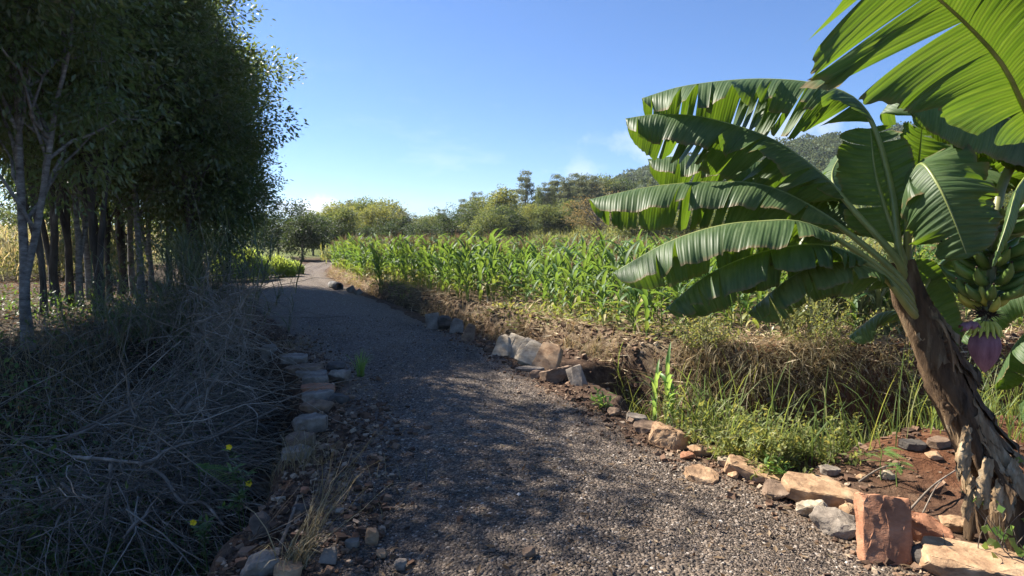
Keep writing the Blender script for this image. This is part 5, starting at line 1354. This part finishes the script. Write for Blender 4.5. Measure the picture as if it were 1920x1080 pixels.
# ================================================================== LEFT SIDE
def build_left():
    g = rng(71)
    # leaf litter under the trees
    mb = MB(); n = 17000
    y = 5 + 17 * g.random(n) ** 1.2; x = eL(y) - 7 * g.random(n) ** 1.2 - .05
    p = np.stack([x, y, H(x, y) + g.uniform(0, .03, n)], -1)
    leaf_quads(mb, p, g.normal(size=(n, 3)) * np.array([1, 1, .2]), np.stack([g.normal(0, .4, n), g.normal(0, .4, n), np.ones(n)], -1), g.uniform(.05, .14, n), g.uniform(.02, .05, n))
    tag(mb.build('leaf_litter', MAT['deadleaf'], smooth=False), kind='stuff')
    # brushwood pile in the hollow
    mb = MB()
    def pile(n, cx, cy, sx, sy, z0, z1, L, r, dirn, dj, seed, curl=.3, droop=.1):
        q = rng(seed); p = np.stack([q.normal(cx, sx, n), q.normal(cy, sy, n), np.zeros(n)], -1)
        gz = H(p[:, 0], p[:, 1]); p[:, 2] = np.maximum(gz, -1.1) + q.uniform(z0, z1, n)
        p[:, 0] = np.minimum(p[:, 0], eL(p[:, 1]) - q.uniform(.6, 1.3, n))
        d = np.array(dirn) + q.normal(0, dj, (n, 3)) * np.array([1, 1, .5])
        twigs(mb, p, d, q.uniform(*L, n), q.uniform(*r, n), curl, 6, seed + 1, droop=droop)
    pile(900, -3.6, 6.6, .8, .9, .25, 1.05, (.5, 1.5), (.003, .009), (.7, -.5, .1), .5, 81)
    pile(700, -3.0, 7.4, .7, .7, .3, 1.05, (.3, .9), (.002, .005), (.5, -.3, -.2), .7, 82, .6, .3)
    pile(900, -4.2, 8.4, 1.2, .9, .3, .95, (.3, 1.1), (.002, .006), (.2, .1, .5), .8, 83, .5)
    pile(650, -3.4, 5.2, .9, .6, .15, .85, (.3, 1.2), (.002, .007), (.6, -.4, -.1), .7, 84, .6, .2)
    pile(700, -5.5, 10.2, 1.6, 1.0, .0, .25, (.2, .6), (.002, .006), (.2, 0, .8), .7, 85, .5)
    pile(350, -3.6, 9.8, .5, .9, .0, .12, (.15, .4), (.002, .004), (.2, -.2, .5), .7, 86, .6)
    tag(mb.build('brushwood', MAT['twig']), kind='stuff')
    mb = MB(); q = rng(87); n = 9000
    x = q.normal(-4.9, 1.3, n); y = q.normal(9.0, 1.7, n); x = np.minimum(x, eL(y) - q.uniform(.8, 1.7, n)); k = (fbm(x, y, 1.1, 88, 2) > -.02) & (y > 5); x, y = x[k], y[k]; n = len(x)
    z = H(x, y) + .75 * sstep(.3, 1.2, eL(y) - x) * (1 - sstep(8.0, 9.4, y)) * q.random(n)
    blades(mb, np.stack([x, y, z], -1), q.uniform(.2, .6, n), q.uniform(.004, .009, n), q.uniform(.8, 2.8, n), seed=89, k=4)
    tag(mb.build('dry_thatch', MAT['drygrass'], smooth=False), kind='stuff')
    # dark undergrowth leaves in and behind the hollow
    mb = MB()
    def under(n, cx, cy, sx, sy, z0, z1, L, seed):
        q = rng(seed); x = q.normal(cx, sx, n); y = q.normal(cy, sy, n); x = np.minimum(x, eL(y) - q.uniform(.5, 1.2, n))
        k = fbm(x, y, 1.2, seed, 2) > -.12; x, y = x[k], y[k]; m = len(x)
        p = np.stack([x, y, H(x, y) + q.uniform(z0, z1, m) * (.3 + .7 * q.random(m))], -1)
        leaf_quads(mb, p, q.normal(0, .8, (m, 3)) + np.array([0, 0, .15]), q.normal(0, .45, (m, 3)) + np.array([0, 0, 1]), q.uniform(*L, m), q.uniform(L[0] * .4, L[1] * .42, m))
    under(5200, -4.9, 7.4, 1.0, 1.0, .1, 1.25, (.04, .10), 91)
    under(3600, -4.4, 5.6, .9, .6, .0, 1.1, (.04, .10), 92)
    under(2600, -3.0, 4.4, .7, .4, .0, .55, (.03, .08), 93)
    under(5200, -7.0, 11.5, 2.0, 1.3, .0, .55, (.04, .12), 94)
    under(3200, -6.2, 14.2, 1.6, 1.6, .0, .7, (.05, .12), 95)
    tag(mb.build('undergrowth', MAT['understory'], smooth=False), kind='stuff')
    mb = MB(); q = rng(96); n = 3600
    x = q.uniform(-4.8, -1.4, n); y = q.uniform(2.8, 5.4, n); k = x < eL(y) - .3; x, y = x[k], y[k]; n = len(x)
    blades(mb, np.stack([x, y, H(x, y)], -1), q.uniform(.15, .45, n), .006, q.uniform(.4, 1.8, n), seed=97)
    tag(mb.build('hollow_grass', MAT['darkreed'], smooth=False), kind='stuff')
    # single dead branches on the pile
    BR = [((330, 770), (395, 695), 6.3, 6.6, .026, 'thick pale dead branch, left of two parallel ones on the pile'), ((345, 775), (412, 703), 6.1, 6.5, .024, 'thick pale dead branch, right of two parallel ones on the pile'),
          ((135, 856), (262, 868), 5.1, 5.0, .018, 'long pale branch starting the bend over the hollow'), ((262, 868), (420, 985), 5.0, 4.3, .014, 'long thin branch running down to the yellow flowers'),
          ((262, 872), (365, 830), 4.9, 5.2, .018, 'short pale branch in a fork with the long bent one'), ((365, 830), (520, 765), 5.2, 5.9, .012, 'slender branch reaching toward the stone wall'),
          ((208, 870), (195, 980), 4.7, 4.5, .015, 'bare broken branch hanging straight down into the hollow'), ((100, 955), (165, 900), 4.6, 4.8, .013, 'short crossed branch low in the hollow, leaning right'), ((115, 905), (160, 948), 4.7, 4.6, .013, 'short crossed branch low in the hollow, leaning left'),
          ((110, 828), (300, 735), 5.6, 6.3, .017, 'straight branch lying along the top of the pile'), ((140, 812), (330, 705), 5.9, 6.6, .014, 'second straight branch just above the longest one on the pile'), ((228, 700), (258, 790), 6.4, 5.9, .010, 'thin upright twig crossing the pile'),
          ((418, 674), (444, 690), 7.4, 7.2, .014, 'short white broken stick behind the pile'), ((232, 1010), (300, 930), 4.2, 4.5, .012, 'forked dark twig standing in the hollow')]
    g = rng(72)
    for a, b, ya, yb, r, lab in BR:
        A, B = at(*a, ya), at(*b, yb); m = (A + B) / 2 + g.normal(0, .03, 3) * np.linalg.norm(B - A); mb = MB()
        P = bez([A, A * .75 + B * .25 + g.normal(0, .015, 3), m, A * .25 + B * .75 + g.normal(0, .015, 3), B], 16) - A
        add_tube(mb, P, np.linspace(r, r * .6, 16) * (1 + .12 * g.normal(size=16)), 7)
        o = mb.build('branch', MAT['stick'], None, loc=A)
        tw = MB(); i = g.integers(4, 15, 7); twigs(tw, P[i], (B - A)[None] * .5 / np.linalg.norm(B - A) + g.normal(0, .55, (7, 3)), g.uniform(.15, .4, 7), r * .3, .4, 4, int(r * 1e4)); tw.build('twig', MAT['stick'], o)
        tag(o, lab, 'branch', 'dead branches on the brush pile')
    # white stick and dry stalks on the left verge
    A, B = gp(526, 1030), gp(560, 938); A[2] += .02; B[2] += .03; mb = MB(); add_tube(mb, bez([A, (A + B) / 2 + np.array([.01, 0, .015]), B], 10) - A, np.linspace(.011, .006, 10), 7)
    tag(mb.build('stick', MAT['stick'], None, loc=A), 'pale straight stick lying on the rubble of the left verge', 'stick')
    p0 = gp(548, 1068); t = thing('dry_grass_stalks', 'bundle of tall dry tan grass stalks leaning right over the left verge', 'dry grass', p0); g = rng(73)
    mb = MB(); n = 46; b = np.stack([g.normal(0, .035, n), g.normal(0, .02, n), np.zeros(n)], -1)
    e = at(660, 850, p0[1] + .35) - p0
    twigs(mb, b, e[None] / np.linalg.norm(e) + g.normal(0, .13, (n, 3)), g.uniform(.25, .75, n), g.uniform(.0018, .0038, n), .22, 7, 74, droop=.08)
    mb.build('stalk', MAT['drygrass'], t)
    mb = MB(); blades(mb, b[:40], g.uniform(.2, .45, 40), .006, g.uniform(1.2, 2.6, 40), seed=75); mb.build('foliage', MAT['drygrass'], t)
    A = gp(622, 915); B = at(722, 802, A[1] + .45); mb = MB(); add_tube(mb, bez([A, (A + B) / 2 + np.array([.0, 0, .02]), B], 12) - A, np.linspace(.004, .0015, 12), 5)
    tag(mb.build('dry_stalk', MAT['drygrass'], None, loc=A), 'single long dry stalk rising right over the gravel', 'dry stalk')
    A = gp(606, 968); B = at(604, 872, A[1]); mb = MB(); add_tube(mb, bez([A, (A + B) / 2, B], 8) - A, np.linspace(.004, .002, 8), 5)
    twigs(mb, np.repeat((B - A)[None], 12, 0), g.normal(0, .5, (12, 3)) + np.array([0, 0, .9]), g.uniform(.05, .10, 12), .0018, .5, 4, 77)
    tag(mb.build('dry_stalk', MAT['drygrass'], None, loc=A), 'dry stalk with a pale brush-like seed head beside the wall', 'dry stalk')
    A = gp(470, 1020); mb = MB(); twigs(mb, np.zeros((9, 3)), np.stack([g.uniform(.4, 1.2, 9), g.normal(0, .3, 9), g.uniform(.1, .9, 9)], -1), g.uniform(.15, .4, 9), .003, .3, 5, 78)
    tag(mb.build('dry_twigs', MAT['stick'], None, loc=A + np.array([0, 0, .02])), 'fan of dry twigs above the big corner stone', 'twigs')
    # dry grass mats on the left wall and verge
    mb = MB(); q = rng(79)
    for (px, py, n, sx, L) in ((555, 872, 150, .12, .4), (540, 655, 150, .25, .35), (640, 735, 60, .2, .2), (690, 930, 40, .2, .25), (940, 640, 60, .4, .2), (1010, 770, 30, .3, .2)):
        c = gp(px, py); x = q.normal(c[0], sx, n); y = q.normal(c[1], sx, n)
        blades(mb, np.stack([x, y, H(x, y) + .01], -1), q.uniform(.4, 1, n) * L, .004, q.uniform(1.4, 2.6, n), seed=int(px))
    n = 420; y = 2.6 + 9 * q.random(n) ** 1.3; x = eL(y) + (eR(y) - eL(y)) * q.random(n) ** 1.6
    leaf_quads(mb, np.stack([x, y, H(x, y) + .012], -1), np.stack([q.normal(size=n), q.normal(size=n), 0 * x], -1), np.tile([0, 0, 1.], (n, 1)) + q.normal(0, .2, (n, 3)), q.uniform(.03, .14, n), q.uniform(.003, .008, n))
    tag(mb.build('straw', MAT['drygrass'], smooth=False), kind='stuff')
    # yellow flowers
    for i, (px, py, lab) in enumerate([(450, 915, 'yellow-flowered weed highest on the wall side of the hollow'), (447, 962, 'yellow-flowered weed in the middle of the three by the wall'), (383, 1020, 'yellow-flowered weed farthest left over the dark hollow'), (478, 1022, 'yellow-flowered weed beside the fan of dry twigs')]):
        Y = [4.25, 4.0, 3.75, 3.7][i]; p = at(px, py, Y); h = 42 * Y / 1200.
        t = single_weed('flowering_weed', lab, px, py, 42, 'understory', 400 + i, 'flower', 'flowering weed', 'yellow-flowered weeds')
        t.location = p
        # a longer stem down to the ground of the hollow
        gz = float(H(p[0], p[1])); mb = MB(); add_tube(mb, bez([[.0, 0, .01], [.02, .02, (gz - p[2]) * .5], [-.03, .03, gz - p[2] - .02]], 8), .0035, 5); mb.build('stem', MAT['understory'], t)
    # fern
    p = at(372, 880, 4.7); t = thing('fern', 'pale green fern frond hanging in the dark hollow', 'fern', p); lv = MB(); st = MB(); g = rng(98)
    for q in range(5):
        a = g.random() * 6.28; L = g.uniform(.2, .34); u = np.linspace(.1, 1, 16); c = np.stack([np.cos(a) * u * L, np.sin(a) * u * L, .22 * L * u - .5 * L * u * u], -1)
        add_tube(st, c[::3], .002, 4); sd = np.array([-math.sin(a), math.cos(a), 0.])
        for sg in (1, -1): leaf_quads(lv, c, np.tile(sd * sg, (16, 1)) + np.array([math.cos(a), math.sin(a), 0]) * .3, np.tile([0, 0, 1.], (16, 1)), L * .24 * np.sin(u * 2.7 + .3), L * .06)
    gz = float(H(p[0], p[1])) - p[2]; add_tube(st, np.array([[0, 0, 0], [.02, .01, gz * .5], [0, 0, gz]]), .004, 5)
    st.build('stem', MAT['understory'], t); lv.build('frond', MAT['freshweed'], t)
    # dark reed clumps below the grove
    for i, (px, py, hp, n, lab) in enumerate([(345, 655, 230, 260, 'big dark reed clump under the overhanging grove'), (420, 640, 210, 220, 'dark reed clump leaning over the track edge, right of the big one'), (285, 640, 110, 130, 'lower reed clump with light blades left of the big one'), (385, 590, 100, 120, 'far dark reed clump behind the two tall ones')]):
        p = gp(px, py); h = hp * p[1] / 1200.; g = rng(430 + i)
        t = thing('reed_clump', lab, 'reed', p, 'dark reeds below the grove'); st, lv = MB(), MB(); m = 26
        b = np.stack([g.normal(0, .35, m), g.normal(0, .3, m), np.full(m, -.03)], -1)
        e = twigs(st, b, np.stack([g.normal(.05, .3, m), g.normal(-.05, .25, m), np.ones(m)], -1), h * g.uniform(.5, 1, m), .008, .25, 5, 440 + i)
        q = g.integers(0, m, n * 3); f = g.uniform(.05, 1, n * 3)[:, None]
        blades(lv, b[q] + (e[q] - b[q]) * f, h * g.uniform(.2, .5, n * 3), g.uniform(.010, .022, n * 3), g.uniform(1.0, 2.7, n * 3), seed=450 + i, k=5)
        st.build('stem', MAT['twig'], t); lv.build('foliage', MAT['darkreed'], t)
    # lime grass mounds beside the bend
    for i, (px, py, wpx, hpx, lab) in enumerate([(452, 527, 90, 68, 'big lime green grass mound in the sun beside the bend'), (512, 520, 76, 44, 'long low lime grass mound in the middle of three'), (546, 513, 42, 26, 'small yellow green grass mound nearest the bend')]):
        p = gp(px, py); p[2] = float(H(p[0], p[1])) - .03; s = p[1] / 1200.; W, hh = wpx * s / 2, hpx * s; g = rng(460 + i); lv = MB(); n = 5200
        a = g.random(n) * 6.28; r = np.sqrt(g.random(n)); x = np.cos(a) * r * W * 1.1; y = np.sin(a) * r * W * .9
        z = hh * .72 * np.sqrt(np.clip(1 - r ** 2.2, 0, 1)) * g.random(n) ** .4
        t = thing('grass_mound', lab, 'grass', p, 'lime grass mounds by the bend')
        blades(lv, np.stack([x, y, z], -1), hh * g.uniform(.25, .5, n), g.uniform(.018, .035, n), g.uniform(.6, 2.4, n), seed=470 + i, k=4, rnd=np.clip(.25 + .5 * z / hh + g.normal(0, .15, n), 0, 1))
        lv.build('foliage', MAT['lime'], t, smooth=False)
    # sunlit tall growth behind the grove
    mb = MB(); g = rng(99); n = 26000
    x = g.uniform(-40, -11.5, n); y = g.uniform(19.5, 33, n); k = (x < -11.0 - .5 * (y - 19)) ; x, y = x[k], y[k]; n = len(x)
    hh = 1.5 + 1.1 * fbm(x, y, .35, 101, 3)
    z = H(x, y) + hh * g.random(n) ** .7 * .9
    blades(mb, np.stack([x, y, z], -1), g.uniform(.35, .9, n), g.uniform(.02, .05, n), g.uniform(.6, 2.4, n), seed=102, k=3)
    n = 40000; x = g.uniform(-40, -11.5, n); y = g.uniform(20, 33, n); k = x < -11.5 - .5 * (y - 19); x, y = x[k], y[k]; n = len(x)
    z = H(x, y) + (1.4 + 1.2 * fbm(x, y, .35, 101, 3)) * g.random(n) ** .6
    leaf_quads(mb, np.stack([x, y, z], -1), g.normal(0, .8, (n, 3)), g.normal(0, .6, (n, 3)) + np.array([0, 0, .8]), g.uniform(.10, .22, n), g.uniform(.05, .1, n), 1)
    tag(mb.build('tall_meadow', [MAT['meadow'], MAT['weed']], smooth=False), kind='stuff')
    # rank weeds at the far end of the field
    mb = MB(); n = 30000
    y = g.uniform(38, 75, n); x = g.uniform(-.30, .82, n) * y; k = (y > np.interp(x, [-10, -8, -3, 4, 14, 40], [31, 34, 39, 42, 45, 61])) & (x > -14 + .0 * y); x, y = x[k], y[k]; n = len(x)
    z = H(x, y) + (.35 + .9 * fbm(x, y, .3, 103, 3)) * g.random(n) ** .6
    blades(mb, np.stack([x, y, z], -1), g.uniform(.3, .8, n), g.uniform(.03, .09, n), g.uniform(.5, 2.2, n), seed=104, k=3)
    tag(mb.build('far_weeds', MAT['weed'], smooth=False), kind='stuff')

# ================================================================== SKY, SUN, CAMERA
SUN_AZ, SUN_EL = 61.0, 45.0      # degrees left of the view direction, above the horizon
def build_light():
    w = bpy.data.worlds.new('World'); SC.world = w; w.use_nodes = True; nt = w.node_tree; g = G(nt)
    for n in list(nt.nodes): nt.nodes.remove(n)
    sky = g.n('ShaderNodeTexSky'); sky.sky_type = 'NISHITA'; sky.sun_disc = False
    sky.sun_elevation = R_(SUN_EL); sky.sun_rotation = R_(-SUN_AZ); sky.air_density = 1.0; sky.dust_density = 0; sky.ozone_density = 5.0; sky.altitude = 600
    tc = g.n('ShaderNodeTexCoord').outputs['Generated']
    sx = g.n('ShaderNodeSeparateXYZ'); g.l(tc, sx.inputs[0])
    mp = g.n('ShaderNodeMapping'); mp.inputs['Scale'].default_value = (2.2, 2.2, 7); mp.inputs['Location'].default_value = (.35, 0, .2); g.l(tc, mp.inputs['Vector'])
    cl = g.ramp(g.noise(mp.outputs[0], 2.1, 9, .6), [(.60, (0, 0, 0)), (.78, (1, 1, 1))])
    band = g.ramp(sx.outputs[2], [(.0, (1, 1, 1)), (.06, (.8, .8, .8)), (.12, (.25, .25, .25)), (.22, (.12, .12, .12)), (.26, (0, 0, 0))])
    fac = g.math('MULTIPLY', g.math('MULTIPLY', cl, band), .75)
    tint = g.mix(1.0, sky.outputs[0], (.64, .83, 1.07), 'MULTIPLY')
    col = g.mix(fac, tint, (7.0, 7.6, 8.4))
    wn = g.noise(tc, 16, 8, .65)
    for px, py, sx_, sz_, a_ in ((588, 396, .075, .022, .9), (1235, 272, .10, .032, .32), (1452, 240, .11, .035, .38), (1090, 318, .03, .02, .25)):
        d_ = nrm(ray(px, py)); mpv = g.n('ShaderNodeVectorMath'); mpv.operation = 'SUBTRACT'; g.l(tc, mpv.inputs[0]); mpv.inputs[1].default_value = tuple(d_)
        ml = g.n('ShaderNodeVectorMath'); ml.operation = 'MULTIPLY'; g.l(mpv.outputs[0], ml.inputs[0]); ml.inputs[1].default_value = (1 / sx_, 1 / sx_, 1 / sz_)
        ln = g.n('ShaderNodeVectorMath'); ln.operation = 'LENGTH'; g.l(ml.outputs[0], ln.inputs[0])
        k_ = g.math('ADD', g.math('SUBTRACT', 1.0, ln.outputs['Value']), g.math('MULTIPLY', g.math('SUBTRACT', wn, .5), 2.6))
        k_ = g.math('MULTIPLY', g.ramp(k_, [(.1, (0, 0, 0)), (.75, (1, 1, 1))]), a_)
        col = g.mix(k_, col, (7.5, 7.9, 8.4))
    bg = g.n('ShaderNodeBackground'); bg.inputs['Strength'].default_value = .054; g.l(col, bg.inputs['Color'])
    o = g.n('ShaderNodeOutputWorld'); g.l(bg.outputs[0], o.inputs['Surface'])
    ld = bpy.data.lights.new('sun', 'SUN'); ld.energy = 5.0; ld.angle = R_(.5); ld.color = (1, .93, .82)
    so = link('sun', ld, None, (-20, 25, 30))
    a, e = R_(SUN_AZ), R_(SUN_EL)
    d = Vector((-math.sin(a) * math.cos(e), math.cos(a) * math.cos(e), math.sin(e)))
    so.rotation_euler = d.to_track_quat('Z', 'Y').to_euler()
    cam = bpy.data.cameras.new('camera'); cam.lens = 22.5; cam.sensor_width = 36; cam.clip_start = .05; cam.clip_end = 6000
    co = link('camera', cam, None, (0, 0, CAMZ)); co.rotation_euler = (PI / 2 - TH, 0, 0); SC.camera = co
    v = SC.view_settings; v.view_transform = 'Standard'; v.look = 'None'; v.exposure = 1.6; v.gamma = 1; v.use_curve_mapping = False
    c = SC.cycles; c.max_bounces = 6; c.diffuse_bounces = 3; c.glossy_bounces = 2; c.transmission_bounces = 4; c.transparent_max_bounces = 4
    c.use_denoising = True

def build_haze():
    m, nt = newmat('haze_air'); g = G(nt)
    v = g.n('ShaderNodeVolumePrincipled'); v.inputs['Color'].default_value = (.86, .92, 1, 1); v.inputs['Density'].default_value = HAZE; v.inputs['Anisotropy'].default_value = .35
    o = g.n('ShaderNodeOutputMaterial'); g.l(v.outputs[0], o.inputs['Volume'])
    lo, hi = np.array([-1300., -100., -4.]), np.array([1300., 1400., 75.])
    V = (_cub * .5 + .5) * (hi - lo) + lo
    mb = MB(); mb.add(V, _cubF); tag(mb.build('haze', m, smooth=False), kind='stuff')
HAZE = .0003

make_materials()
build_ground(); build_path(); build_gravel(); build_stones()
build_banana(); build_vine()
build_left_trees(); build_far_trees(); build_hill_wood()
build_maize(); build_right_bank(); build_left(); build_haze()
build_light()
